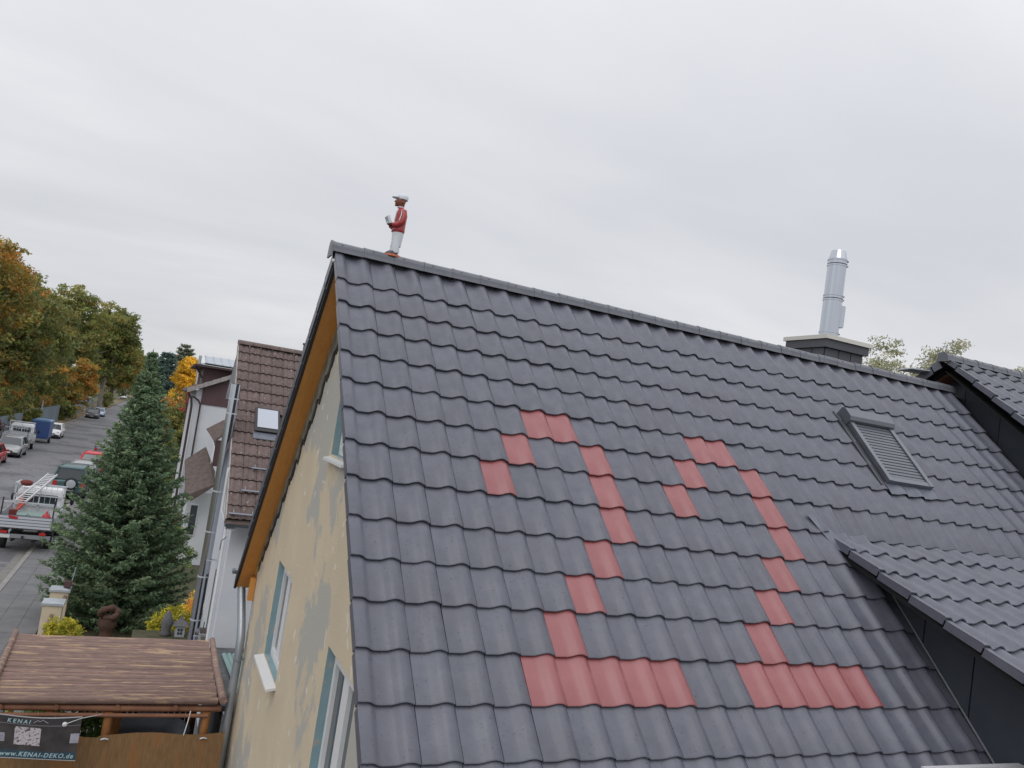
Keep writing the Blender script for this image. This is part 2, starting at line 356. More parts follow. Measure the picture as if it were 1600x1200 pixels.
XV = [0, .035, .075, .10, .125, .15, .20, .25, .27, .295, .32, .345, .37, .395, .4145]
ME_V = tile_mesh('verge_tile', 'tile', .417, [.339], LR, left=True, nx=XV)
XVR = [0.0025, .04, .08, .11, .15, .19, .222, .255, .28, .297, .33, .38, .42]
ME_VR = tile_mesh('verge_tile', 'tile', .42, [.222], LR, right=True, nx=XVR, fd=.15)
fixed = Matrix
def frame(org, th, far=False):
    c, s = math.cos(th), math.sin(th)
    if not far: X, Y, Z = Vector((1,0,0)), Vector((0,c,s)), Vector((0,-s,c))
    else: X, Y, Z = Vector((-1,0,0)), Vector((0,-c,s)), Vector((0,s,c))
    m = Matrix((X, Y, Z)).transposed().to_4x4(); m.translation = Vector(org); return m
def put(me, name, Mw, parent, jit=.0012, label=None):
    o = bpy.data.objects.new(name, me); COL.objects.link(o); o.parent = parent
    Mj = Mw @ Matrix.Translation((0, rng.normal(0, jit*1.5), rng.normal(0, jit))) @ Euler((rng.normal(0, .0035), rng.normal(0, .0035), rng.normal(0, .0025))).to_matrix().to_4x4()
    Mj.translation -= rootloc(parent)
    o.matrix_basis = Mj
    if label: o['label'] = label
    return o
def join_meshes(items, name, mat, parent):
    V = []; F = []; SM = []; off = rootloc(parent)
    for me, Mw in items:
        o = len(V)
        V += [Mw @ v.co - off for v in me.vertices]
        for p in me.polygons: F.append([o+i for i in p.vertices]); SM.append(p.use_smooth)
    me = bpy.data.meshes.new(name); me.from_pydata(V, [], F); me.materials.append(M[mat]); me.polygons.foreach_set('use_smooth', SM); me.update()
    ob = bpy.data.objects.new(name, me); COL.objects.link(ob); ob.parent = parent; ob['kind'] = 'stuff'; return ob

def pxsize(P):
    d = Vector(P)-CAM; D = d.dot(fwd)
    if D < .5: return -1
    u_, v_ = d.dot(rt)/D*1251.4+800, 600-d.dot(up)/D*1251.4
    if u_ < -40 or u_ > 1640 or v_ > 1240: return -1
    return 1/D**2

roof = MB()
# deck under the tiles (near slope stops at the eave, far slope behind)
def sl(y, off=0): return RZ + math.tan(TH)*y - off/c_
DY = -4.25
roof.add([(.05, DY, sl(DY,.05)), (HX1, DY, sl(DY,.05)), (HX1, APY, APZ-.07), (.05, APY, APZ-.07)], [(0,1,2,3)])
roof.add([(.05, 5.0, APZ-math.tan(FTH)*4.64-.07), (HX1, 5.0, APZ-math.tan(FTH)*4.64-.07), (HX1, APY, APZ-.07), (.05, APY, APZ-.07)], [(3,2,1,0)])
roof_o = roof.build('roof', 'deck', house)
roof2 = MB()
DTH = math.atan(.347); DZ0, DY0 = 6.492, -2.46
def dz(y): return DZ0 + .347*(y-DY0)
BY = (DZ0 - .347*DY0 - RZ)/(math.tan(TH)-.347)    # where dormer roof meets main roof
roof2.add([(5.55, -5.2, dz(-5.2)-.06), (10.5, -5.2, dz(-5.2)-.06), (10.5, BY, dz(BY)-.06), (5.55, BY, dz(BY)-.06),
           (5.55, -5.2, dz(-5.2)-.11), (10.5, -5.2, dz(-5.2)-.11), (10.5, BY, dz(BY)-.11), (5.55, BY, dz(BY)-.11)], [(0,1,2,3),(4,7,6,5),(0,3,7,4),(0,4,5,1)])
dormer_o = roof2.build('dormer_roof', 'deck', house)

RED = {(6,6),(6,7),(7,5),(7,8),(8,4),(8,8),(9,8),(10,7),(11,6),(12,5)} | {(13,k) for k in range(4,9)}
RED |= {(r_, k+7) for r_, k in RED}
rowfix = {8:.015, 9:.03, 10:.028}
cand = []
for r_ in range(1, 16):
    v = V0+(r_-1)*LR + rowfix.get(r_, 0)
    for k in range(0, 34):
        x0 = 0 if k == 0 else W0+(k-1)*TW
        yb = -v*c_
        if x0+.05 > 5.5 and yb < BY-.02 and x0 > 5.98: continue     # under the dormer
        if k in (23, 24, 25) and r_ in (4, 5, 6): continue     # roof window opening
        P = Vector((x0, -v*c_, RZ - v*s_))
        Mw = frame(P, TH)
        if r_ == 1: Mw = Mw @ Matrix.Diagonal((1, 1.22, 1, 1))
        if r_ == 8 and x0 > 5.4: Mw = Mw @ Matrix.Translation((0,LR,0)) @ Euler((.12,0,0)).to_matrix().to_4x4() @ Matrix.Translation((0,-LR,0))
        red = (r_, k) in RED
        me = ME_V if k == 0 else (ME_R if red else ME_T)
        cand.append((pxsize(P + Vector((.15, .1, .1)))*(50 if red else 1), me, Mw, roof_o, 'red_tile' if red else ('verge_tile' if k == 0 else 'tile')))
ME_DV = tile_mesh('verge_tile', 'tile', .317, [.239], .428, left=True, nx=[0,.035,.075,.10,.125,.15,.17,.195,.22,.245,.27,.295,.313])
ME_D = tile_mesh('tile', 'tile', .30, [.222], .428, nx=XS)
for j in range(0, 7):
    yb = DY0-j*.4045
    for k in range(0, 17):
        x0 = 5.5 if k == 0 else 5.817+(k-1)*TW
        if x0 > 10.3: continue
        P = Vector((x0, yb, dz(yb)))
        Mw = frame(P, DTH)
        if j == 0: Mw = Mw @ Matrix.Diagonal((1, .93, 1, 1))
        cand.append((pxsize(P+Vector((.15,.1,.05))), ME_DV if k == 0 else ME_D, Mw, dormer_o, 'verge_tile' if k == 0 else 'tile'))
# far slope verge tiles
for j in range(0, 13):
    v = .06+j*LR
    P = Vector((.42, APY+v*math.cos(FTH)+.28, APZ-(v*math.sin(FTH)+.28*math.tan(FTH))))
    cand.append((1, ME_VR, frame(P, FTH, True), roof_o, 'verge_tile'))
cand.sort(key=lambda t: -t[0])
rest = {}
for i, (q, me, Mw, par, nm) in enumerate(cand):
    if i < 296 and q > 0: put(me, nm, Mw, par, label='smooth brick red tile' if nm == 'red_tile' else None)
    else: rest.setdefault(par, []).append((me, Mw @ Matrix.Translation((0, rng.normal(0,.002), rng.normal(0,.0012)))))
for par, items in rest.items(): join_meshes(items, 'far_tiles', 'tile', par)

# ridge caps
def ridge_cap_mesh(L=.37, r0=.100, r1=.093):
    mb = MB(); rings = []
    for x, r_ in ((0, r1+.003), (.03, r1+.003), (.032, r1), (L+.04, r1-.004)):
        rings.append([(x, -r_*1.12, -.035)]+[(x, -r_*math.cos(a), r_*math.sin(a)) for a in [math.pi*t/8 for t in range(9)]]+[(x, r_*1.12, -.035)])
    mb.loft(rings, caps=True, smooth=False, closed=False)
    mb.box(L*.3-.007, L*.3+.007, -.080, -.068, .050, .062)
    return mb.mesh('ridge_tile', 'ridge')
ME_RC = ridge_cap_mesh()
for k in range(28):
    x = .37*k-.04
    if x > 10.15: break
    o = bpy.data.objects.new('ridge_tile', ME_RC); COL.objects.link(o); o.parent = roof_o
    o.location = Vector((x, APY-.01, APZ+.008+rng.normal(0,.002)))-rootloc(roof_o); o.rotation_euler = (rng.normal(0,.01), rng.normal(0,.003), rng.normal(0,.004))
ec = MB(); ec.prism([(APY-.01-.102*math.cos(a), APZ+.008+.101*math.sin(a)) for a in [math.pi*t/8 for t in range(9)]]+[(APY+.115, APZ-.09),(APY-.135, APZ-.09)], 'x', -.055, -.035)
ec.build('ridge_end_cap', 'ridge', roof_o)
sn = MB(); sn.box(-.03,.10, APY-.16, APY-.13, APZ-.16, APZ-.13); sn.build('eave_clip', 'white', roof_o)

# walls with window openings (gable faces the street)
WX = .30
def gtop(y): 
    return (RZ+math.tan(TH)*y-.16) if y < APY else (APZ-math.tan(FTH)*(y-APY)-.17)
wins = [(1.22, 2.45, 3.75, 5.03), (-2.5, -1.27, 3.72, 4.96), (-.75, .12, 6.70, 7.62)]
def gable_wall(mb, x, ya, yb, z0, top, wins, apex=None):
    ys = sorted({ya, yb}|{w_[0] for w_ in wins}|{w_[1] for w_ in wins}|({apex} if apex is not None else set()))
    for a, b in zip(ys[:-1], ys[1:]):
        ws = sorted([w_ for w_ in wins if w_[0] <= a+1e-6 and w_[1] >= b-1e-6], key=lambda w_: w_[2])
        z = z0
        for w_ in ws:
            mb.quad((x,a,z),(x,b,z),(x,b,w_[2]),(x,a,w_[2])); z = w_[3]
        mb.quad((x,a,z),(x,b,z),(x,b,top(b)),(x,a,top(a)))
wl = MB(); YN, YF = -3.85, 4.5
gable_wall(wl, WX, YN, YF, 0, gtop, wins, APY)
wl.quad((WX,YF,0),(HX1,YF,0),(HX1,YF,gtop(YF)),(WX,YF,gtop(YF)))
wl.quad((WX,YN,0),(HX1,YN,0),(HX1,YN,gtop(YN)),(WX,YN,gtop(YN)))
wall_o = wl.build('wall', 'wall', house)
for (ya, yb, za, zb) in wins:
    rv = MB(); d = .17
    rv.quad((WX,yb,za),(WX+d,yb,za),(WX+d,yb,zb),(WX,yb,zb)); rv.quad((WX,ya,za),(WX,ya,zb),(WX+d,ya,zb),(WX+d,ya,za))
    rv.quad((WX,ya,zb),(WX,yb,zb),(WX+d,yb,zb),(WX+d,ya,zb)); rv.quad((WX,ya,za),(WX+d,ya,za),(WX+d,yb,za),(WX,yb,za))
    rv.build('window_reveal', 'teal', wall_o)
    fr = MB(); f = .075; X0 = WX+d-.09; X1 = WX+d-.02; ym = (ya+yb)/2
    fr.box(X0,X1,ya+.004,ya+f,za+.004,zb-.004); fr.box(X0,X1,yb-f,yb-.004,za+.004,zb-.004)
    fr.box(X0,X1,ya+f,yb-f,za+.004,za+f); fr.box(X0,X1,ya+f,yb-f,zb-f,zb-.004); fr.box(X0-.012,X1,ym-.055,ym+.055,za+f,zb-f)
    for (p, q) in ((ya+f, ym-.055), (ym+.055, yb-f)):
        fr.box(X0-.01,X1-.01,p,p+.05,za+f,zb-f); fr.box(X0-.01,X1-.01,q-.05,q,za+f,zb-f); fr.box(X0-.01,X1-.01,p+.05,q-.05,za+f,za+f+.05); fr.box(X0-.01,X1-.01,p+.05,q-.05,zb-f-.05,zb-f)
    fo = fr.build('window_frame', 'white', house)
    for (p, q) in ((ya+f, ym-.055), (ym+.055, yb-f)):
        pn = MB(); pn.box(X0+.03,X0+.04,p+.05,q-.05,za+f+.05,zb-f-.05); pn.build('pane', 'glass', fo)
    sl_ = MB(); t = .12 if zb < 6 else .07
    sl_.add([(WX-t,ya-.07,za-.075),(WX-t,yb+.07,za-.075),(WX+.10,yb+.07,za-.035),(WX+.10,ya-.07,za-.035),(WX-t,ya-.07,za-.045),(WX-t,yb+.07,za-.045),(WX+.10,yb+.07,za-.003),(WX+.10,ya-.07,za-.003)],
            [(0,1,2,3),(4,7,6,5),(0,4,5,1),(1,5,6,2),(3,7,4,0)])
    sl_.build('window_sill', 'white', fo)
# soffit boards under the projecting verge
def slope_board(name, mat, x0, x1, off0, off1, ya, yb, far=True, par=None):
    th = FTH if far else TH; tn = math.tan(th); cc = math.cos(th)
    def z(y, off): return APZ-tn*abs(y-APY)-off/cc
    mb = MB(); V = []
    for x in (x0, x1):
        for y in (ya, yb):
            for off in (off0, off1): V.append((x, y, z(y, off)))
    mb.add(V, [(0,2,3,1),(4,5,7,6),(0,1,5,4),(2,6,7,3),(0,4,6,2),(1,3,7,5)])
    return mb.build(name, mat, par or roof_o)
N_S = 12
for k in range(N_S):     # boards butt end to end down the slope
    a = APY+.02+k*(4.45/N_S); b = a+4.45/N_S-.003
    slope_board('soffit_board', 'soffit', .058, .262, .125, .145, a, b)
slope_board('rafter', 'trim', .265, .298, .10, .185, APY+.02, 4.55)
slope_board('verge_batten', 'black', .0175, .056, .03, .150, APY+.0, 4.85)
slope_board('soffit_board', 'soffit', .15, .262, .055, .07, -3.9, APY-.02, False)
# strip of rough old plaster along the roof line with a ragged lower edge
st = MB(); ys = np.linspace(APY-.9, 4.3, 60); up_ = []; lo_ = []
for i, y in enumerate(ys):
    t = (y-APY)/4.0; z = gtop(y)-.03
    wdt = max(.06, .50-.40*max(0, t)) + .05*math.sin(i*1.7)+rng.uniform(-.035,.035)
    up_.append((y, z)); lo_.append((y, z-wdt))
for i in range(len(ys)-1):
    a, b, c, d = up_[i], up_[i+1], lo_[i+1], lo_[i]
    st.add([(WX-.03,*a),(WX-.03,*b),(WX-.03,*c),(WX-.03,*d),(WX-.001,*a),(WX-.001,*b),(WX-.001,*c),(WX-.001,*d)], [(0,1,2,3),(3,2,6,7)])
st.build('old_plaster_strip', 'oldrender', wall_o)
st = MB()
for i in range(len(ys)-1):
    a, b = up_[i], up_[i+1]; c = (lo_[i+1][0], lo_[i+1][1]+.10+.06*math.sin(i*.9)); d = (lo_[i][0], lo_[i][1]+.10+.06*math.sin((i-1)*.9))
    st.add([(WX-.038,*a),(WX-.038,*b),(WX-.038,*c),(WX-.038,*d)], [(0,1,2,3)])
# black strip painting in the shade of the gap under the plaster
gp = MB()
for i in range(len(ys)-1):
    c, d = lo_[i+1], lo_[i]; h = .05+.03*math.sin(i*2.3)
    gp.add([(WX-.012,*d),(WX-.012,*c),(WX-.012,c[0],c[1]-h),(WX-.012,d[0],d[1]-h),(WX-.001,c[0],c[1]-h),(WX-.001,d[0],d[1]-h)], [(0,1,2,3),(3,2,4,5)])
gp.build('gap_shade', 'black', wall_o)
# orange eave box end and gutter
eb = MB(); eb.box(.215, .295, 4.42, 4.56, 3.98, 4.34); eb.build('eave_box', 'soffit', house)
gt = MB(); rings = []
for x in (-.03, 10.4):
    rings.append([(x, 4.93+.075*math.cos(a), 4.36+.075*math.sin(a)) for a in [math.pi+math.pi*t/8 for t in range(9)]])
gt.loft(rings, caps=False, closed=False); gt.prism([(4.93+.075*math.cos(a), 4.36+.075*math.sin(a)) for a in [math.pi+math.pi*t/8 for t in range(9)]], 'x', -.035, -.03)
gt.build('gutter', 'zinc', house)
dp = MB(); dp.tube([(.12,4.93,4.36),(.12,4.93,4.20)], [.12,.065], 14); dp.tube([(.12,4.93,4.24),(.14,4.90,4.12),(.19,4.5,3.62),(.2,4.36,3.42),(.2,4.30,3.2),(.2,4.28,.0)], .064, 14)
for z in (3.1, 1.4): dp.tube([(.2,4.285,z-.015),(.2,4.285,z+.015)], .074, 12); dp.bar((.2,4.285,z),(.3,4.285,z),.02)
dp.build('downpipe', 'zinc', house)

# near eave gutter (rarely seen) and aluminium scaffold board in front
gt = MB(); rings = []
for x in (-.03, 5.7): rings.append([(x, -4.45+.075*math.cos(a), 4.43+.075*math.sin(a)) for a in [math.pi+math.pi*t/8 for t in range(9)]])
gt.loft(rings, caps=False, closed=False); gt.build('gutter', 'zinc', house)
# -------- dormer cheek
CX = 5.95
ck = MB(); y1, y2 = BY, -4.9
ck.quad((CX,y1,sl(y1)-.1),(CX,y2,sl(y2)-.1),(CX,y2,dz(y2)-.10),(CX,y1,dz(y1)-.10))
ck_o = ck.build('dormer_cheek', 'clad', house)
edges = [-2.55,-3.15,-3.72,-4.30,-4.88]; 
for a, b in zip(edges[:-1], edges[1:]):
    a2, b2 = a-.008, b+.008; p = MB()
    V = []
    for x in (CX-.022, CX-.002):
        V += [(x,a2,sl(a2)+.03),(x,b2,sl(b2)+.03),(x,b2,dz(b2)-.115),(x,a2,dz(a2)-.115)]
    p.add(V, [(0,1,2,3),(7,6,5,4),(0,4,5,1),(1,5,6,2),(2,6,7,3),(3,7,4,0)]); p.build('panel', 'clad', ck_o)
fr = MB(); fr.quad((6.0,-4.9,4.2),(10.5,-4.9,4.2),(10.5,-4.9,dz(-4.9)-.1),(6.0,-4.9,dz(-4.9)-.1)); fr.build('dormer_front', 'clad', house)
fl = MB(); a = Vector((CX-.04, -2.5, sl(-2.5)+.055)); b = Vector((CX-.04, -4.35, sl(-4.35)+.055)); fl.bar(a, b, .012, .014)
fl.build('flashing_strip', 'metaldark2', house)
fl = MB()
for yy0, yy1 in ((BY+.06, BY-.36),):
    fl.add([(5.29,BY+.22,sl(BY+.22)+.052),(5.39,BY+.22,sl(BY+.22)+.055),(5.56,BY+.0,sl(BY)+.075),(5.56,BY-.18,sl(BY-.18)+.06),(5.44,BY-.10,sl(BY-.10)+.05)], [(0,1,2,3,4)])
fl.build('lead_flashing', 'lead', house)
# -------- roof window with roller shutter
SK = frame((0, 0, RZ), TH)            # local: x, y up-slope from y=0, z normal
def sb(x0,x1,y0,y1,z0,z1): b = MB(); b.box(x0,x1,y0,y1,z0,z1,SK); return b
yT, yB = -.80, -2.03
fm = MB()
for q in ((7.03,7.10,yB,yT,-.03,.115),(7.77,7.84,yB,yT,-.03,.115),(7.10,7.77,yB,yB+.07,-.03,.11),): fm.box(*q, SK)
sko = fm.build('roof_window', 'metaldark', house)
bx = MB(); bx.prism([(-.74,.0),(-.74,.15),(-.78,.18),(-.94,.18),(-.98,.14),(-.98,.0)], 'x', 7.015, 7.855)
bx.v = [tuple(SK @ Vector(p)) for p in bx.v]; bx.build('shutter_box', 'shutter', sko)
for k in range(17):
    a = -.985-k*.057
    sv = MB(); sv.prism([(a,.085),(a-.006,.096),(a-.048,.100),(a-.055,.085)], 'x', 7.105, 7.765); sv.v = [tuple(SK @ Vector(p)) for p in sv.v]; sv.build('shutter_slat', 'shutter', sko)
gl = MB(); gl.box(7.10,7.77,yB+.07,yT,.04,.08,SK); gl.build('pane', 'black', sko)
for q in ((6.965,7.0,yB-.05,yT,.001,.05),(6.90,6.935,yB-.05,yT+.04,.001,.065),(6.86,7.03,yB-.05,yT+.04,-.03,.0),(7.84,7.94,yB-.05,yT+.0,-.03,.018),(7.87,7.895,yB-.02,yT,.0185,.05)):
    sg = MB(); sg.box(*q, SK); sg.build('side_flashing', 'darkflash', sko)
ap = MB(); xs = np.linspace(6.98, 7.93, 36); top = []; bot = []
for x in xs:
    ph = (x-W0)%TW; h = hump(ph, .222)
    top.append(SK @ Vector((x, yB+.02, .045))); bot.append(SK @ Vector((x, yB-.16-.008*math.sin(x*21), h+.026)))
mid = [SK @ Vector((x, yB-.07, hump((x-W0)%TW,.222)*.8+.034)) for x in xs]
ap.loft([top, mid, bot], caps=False, closed=False); ap.build('lead_apron', 'lead', sko)
# -------- chimney
ch = MB(); ch.box(7.82,8.62,.66,1.42,8.0,9.33)
cho = ch.build('chimney', 'cladlight', house)
for a, b in ((7.82,8.10),(8.11,8.36),(8.37,8.62)):
    p = MB(); p.box(a+.003,b-.003,.645,.658,8.3,9.33); p.build('panel', 'cladlight', cho)
for a, b in ((.66,.91),(.92,1.17),(1.18,1.42)):
    p = MB(); p.box(7.805,7.818,a+.003,b-.003,8.3,9.33); p.build('panel', 'cladlight', cho)
p = MB(); p.box(7.76,8.67,.58,1.48,9.331,9.46); p.build('chimney_collar', 'cladlight', cho)
p = MB(); p.box(7.73,8.71,.54,1.52,9.461,9.525); p.build('chimney_cap', 'captop', cho)
F0 = (8.21,1.02)
fp = MB(); r_ = .15
for za, zb in ((9.52,10.20),(10.24,10.78),(10.81,10.87)): fp.tube([(*F0,za),(*F0,zb)], r_, 32, caps=False)
for zc in (9.58,9.66,10.20,10.24,10.28,10.78,10.82,10.875): fp.tube([(*F0,zc-.013),(*F0,zc+.013)], r_+.008, 32)
fp.tube([(*F0,10.885),(*F0,11.03)], [r_-.004, r_-.034], 32, caps=False); fp.tube([(*F0,11.0),(*F0,11.02)], r_-.04, 24)
if 0: fp.lathe([(r_,9.52),(r_,9.60),(r_+.006,9.605),(r_+.006,9.63),(r_,9.635),(r_,10.20),(r_+.007,10.205),(r_+.007,10.235),(r_,10.24),(r_,10.27),(r_+.007,10.275),(r_+.007,10.29),(r_,10.3),(r_,10.78),(r_+.007,10.785),(r_+.007,10.80),(r_,10.81),(r_,10.86),(r_+.007,10.865),(r_+.007,10.88),(r_,10.885),(r_-.035,11.03),(r_-.04,11.03),(r_-.04,10.95)], (*F0,0), 28)
flo = fp.build('flue', 'metal', cho)
p = MB()
for z in (9.56,9.65,10.22,10.28,10.79,10.87): p.cbox((F0[0]+r_*.85,F0[1]-r_*.55,z),(.04,.03,.022))
p.build('clamp', 'metaldark', flo)
p = MB(); p.box(F0[0]-.098,F0[0]-.092,F0[1]-.108,F0[1]-.098,9.53,10.86); p.build('reflection_streak', 'black', flo)  # thin black bar imitates a dark streak reflected in the steel
p = MB(); p.box(F0[0]+.11,F0[0]+.20,F0[1]-.10,F0[1]+.02,9.77,10.13); p.build('inspection_box', 'metal', flo)
al = MB(); al.box(4.68,5.9,-4.31,-4.25,4.955,5.006); al.box(5.00,5.02,-4.315,-4.311,4.955,5.006); al.box(5.60,5.62,-4.315,-4.311,4.955,5.006)
sco = thing('scaffold_rail', 'pale aluminium scaffold rail at the foot of the roof beside the dormer', 'scaffold', (5.3,-4.3,0))
al.build('rail', 'alul', sco)
for x in (4.8, 5.8): al = MB(); al.tube([(x,-4.36,0),(x,-4.36,4.93)], .024, 8); al.build('upright', 'alu', sco)

# ================================================================== attached house on the right
h2 = thing('attached_house', 'adjoining house with higher shallow dark tiled roof at the right edge', 'house', (14, 0, 0))
ATH = math.atan(.70); AY, AZ = .42, 9.56
def az_(y): return AZ-.70*abs(y-AY)
rf = MB(); rf.add([(10.22,-5.2,az_(-5.2)-.06),(18,-5.2,az_(-5.2)-.06),(18,AY,AZ-.06),(10.22,AY,AZ-.06),(10.22,6,az_(6)-.06),(18,6,az_(6)-.06)], [(0,1,2,3),(3,2,5,4)])
rf.add([(10.23,-5.2,az_(-5.2)-.2),(10.23,AY,AZ-.2),(10.23,6,az_(6)-.2),(10.65,6,az_(6)-.2),(10.65,AY,AZ-.2),(10.65,-5.2,az_(-5.2)-.2)], [(0,1,4,5),(1,2,3,4)])
rfo = rf.build('roof', 'deck', h2)
ME_AV = tile_mesh('verge_tile', 'tile', .417, [.339], .4215, left=True, nx=XV); ME_A = tile_mesh('tile', 'tile', .30, [.222], .4215, nx=XS)
for j in range(14):
    yb = .2-.3455*j; it = []
    for k in range(13):
        x0 = 10.2 if k == 0 else 10.2+W0+(k-1)*TW
        P = (x0, yb, az_(yb)+.0); Mw = frame(P, ATH)
        if j == 0: Mw = Mw @ Matrix.Diagonal((1,.45,1,1))
        put(ME_AV if k == 0 else ME_A, 'verge_tile' if k == 0 else 'tile', Mw, rfo)
for j in range(14):
    yb = .64+.3455*j; P = (10.62, yb, az_(yb)); put(ME_VR, 'verge_tile', frame(P, ATH, True) @ Matrix.Diagonal((1, .4 if j == 0 else 1, 1, 1)), rfo)
for k in range(14):
    o = bpy.data.objects.new('ridge_tile', ME_RC); COL.objects.link(o); o.parent = rfo
    o.location = Vector((10.17+.37*k, AY, AZ+.012+rng.normal(0,.002)))-rootloc(rfo)
ec = MB(); ec.prism([(AY-.102*math.cos(a), AZ+.012+.101*math.sin(a)) for a in [math.pi*t/8 for t in range(9)]]+[(AY+.115, AZ-.05),(AY-.115, AZ-.05)], 'x', 10.145, 10.168); ec.build('ridge_end_cap', 'ridge', rfo)
sf = MB()
sw = MB(); sw.add([(10.26,AY-.05,AZ-.23),(10.26,AY+.6,az_(AY+.6)-.23),(10.6,AY+.6,az_(AY+.6)-.23),(10.6,AY-.05,AZ-.23)], [(0,1,2,3)]); sw.build('soffit', 'logred', rfo)
gw = MB(); gw.add([(10.6,-5,0),(10.6,-5,az_(-5)-.1),(10.6,AY,AZ-.1),(10.6,5.8,az_(5.8)-.1),(10.6,5.8,0)], [(0,1,2,3,4)]); gw.quad((10.6,-5,0),(18,-5,0),(18,-5,az_(-5)-.1),(10.6,-5,az_(-5)-.1)); gwo = gw.build('wall', 'clad', h2)
ee = [.9,.25,-.4,-1.05,-1.7,-2.3]
for a, b in zip(ee[:-1], ee[1:]):
    p = MB(); V = []
    for x in (10.572,10.598):
        V += [(x,a-.006,8.0),(x,b+.006,6.5),(x,b+.006,az_(b)-.21),(x,a-.006,az_(a)-.21)]
    p.add(V, [(0,1,2,3),(7,6,5,4),(0,4,5,1),(1,5,6,2),(2,6,7,3),(3,7,4,0)]); p.build('panel', 'clad', gwo)
pl = MB(); pl.add([(9.75,.95,9.30),(10.4,.95,9.32),(10.4,.62,9.36),(9.85,.75,9.34),(9.75,.95,9.32),(10.4,.95,9.34),(10.4,.62,9.38),(9.85,.75,9.36)], [(0,1,2,3),(4,7,6,5),(0,3,7,4),(2,1,5,6),(3,2,6,7)]); pl.build('verge_flashing', 'alu', rfo)
# ================================================================== neighbour house with brown tiles
nb = thing('neighbour_house', 'white house with brown double-roll tiled roof behind the bamboo pergola', 'house', (4, 14, 0))
NX, NRY, NRZ = .10, 14.1, 8.60; NTH = math.atan(.79); nt_, nc_ = .79, math.cos(math.atan(.79))
def nz(y): return NRZ-nt_*abs(y-NRY)
rf = MB(); rf.add([(NX,8.95,nz(8.95)-.05),(9,8.95,nz(8.95)-.05),(9,NRY,NRZ-.05),(NX,NRY,NRZ-.05),(NX,15.85,nz(15.85)-.05),(9,15.85,nz(15.85)-.05)], [(0,1,2,3),(3,2,5,4)])
rf.add([(NX,8.95,nz(8.95)-.05),(NX,NRY,NRZ-.05),(NX,NRY,NRZ-.16),(NX,8.95,nz(8.95)-.16),(NX,15.85,nz(15.85)-.05),(NX,15.85,nz(15.85)-.16)], [(0,1,2,3),(1,4,5,2)])
rfo = rf.build('roof', 'brownroof', nb)
sf = MB(); sf.add([(NX,8.95,nz(8.95)-.17),(NX,NRY,NRZ-.17),(NX,15.85,nz(15.85)-.17),(.3,15.85,nz(15.85)-.17),(.3,NRY,NRZ-.17),(.3,8.95,nz(8.95)-.17)], [(0,1,4,5),(1,2,3,4)]); sf.build('verge_soffit', 'whitewall2', rfo)
XB = [0,.035,.055,.075,.095,.115,.15,.185,.205,.225,.245,.265,.297]
ME_B = tile_mesh('brown_tile', 'brown', .30, [.075,.225], .406, nx=XB, amp=.03, hw=.062, th=.024, lift=.026)
for j in range(1, 17):
    for k in range(9):
        x0 = NX-.02+k*.30; yb = NRY-j*.3186
        if j == 16 and k > 4: continue
        if 2 <= k <= 3 and j in (8, 9): continue
        put(ME_B, 'brown_tile', frame((x0, yb, nz(yb)), NTH), rfo, jit=.003)
sk = frame((0, NRY, NRZ), NTH)
b = MB(); b.box(2.85,9,-6.5,0,.0,.03,sk); o = b.build('far_tiles', 'brown', rfo); o['kind'] = 'stuff'
for k in range(8):
    b = MB(); b.loft([[(NX-.04+k*.38+dx, NRY-.13*math.cos(a), NRZ+.0+.11*math.sin(a)) for a in [math.pi*t/6 for t in range(7)]] for dx in (0,.39)], caps=False, closed=False, smooth=True)
    b.build('ridge_tile', 'brown', rfo)
b = MB(); b.box(NX-.035,NX-.005,-6.5,.02,-.14,.02,sk); b.build('verge_edge', 'greymortar', rfo)
vc = MB(); vc.tube([(1.85,NRY,NRZ+.05),(1.85,NRY,NRZ+.28)], .05, 8); vc.tube([(1.85,NRY,NRZ+.28),(1.85,NRY,NRZ+.33)], .075, 8); vc.build('vent', 'black', rfo)
# skylight
b = MB(); b.box(.58,1.18,-3.62,-2.74,.0,.10,sk); so_ = b.build('roof_window', 'black', nb)
b = MB(); b.box(.64,1.13,-3.50,-2.80,.101,.115,sk); b.build('pane', 'glasslite', so_)
b = MB(); b.box(.56,1.2,-3.86,-3.63,.03,.05,sk); b.build('lead_apron', 'lead', so_)
for (xa, xb, yy) in ((.55,1.3,-4.95),(.35,1.2,-5.70),(.12,1.1,-6.42)):
    b = MB(); b.box(xa,xb,yy-.02,yy+.02,.09,.11,sk)
    for t in (.1,.5,.9): b.box(xa+(xb-xa)*t-.01,xa+(xb-xa)*t+.01,yy-.01,yy+.12,.0,.10,sk)
    b.build('snow_guard', 'metaldark', nb)
wl = MB(); NW = .28
nwins = [(10.7,11.6,1.55,3.0),(13.2,14.3,1.5,2.9),(12.9,14.0,4.6,5.9)]
gable_wall(wl, NW, 9.5, 15.6, 0, lambda y: nz(y)-.12, nwins, NRY)
wl.quad((NW,9.5,0),(9,9.5,0),(9,9.5,nz(9.5)-.12),(NW,9.5,nz(9.5)-.12)); wl.quad((NW,15.6,0),(9,15.6,0),(9,15.6,nz(15.6)-.12),(NW,15.6,nz(15.6)-.12))
wo = wl.build('wall', 'whitewall', nb)
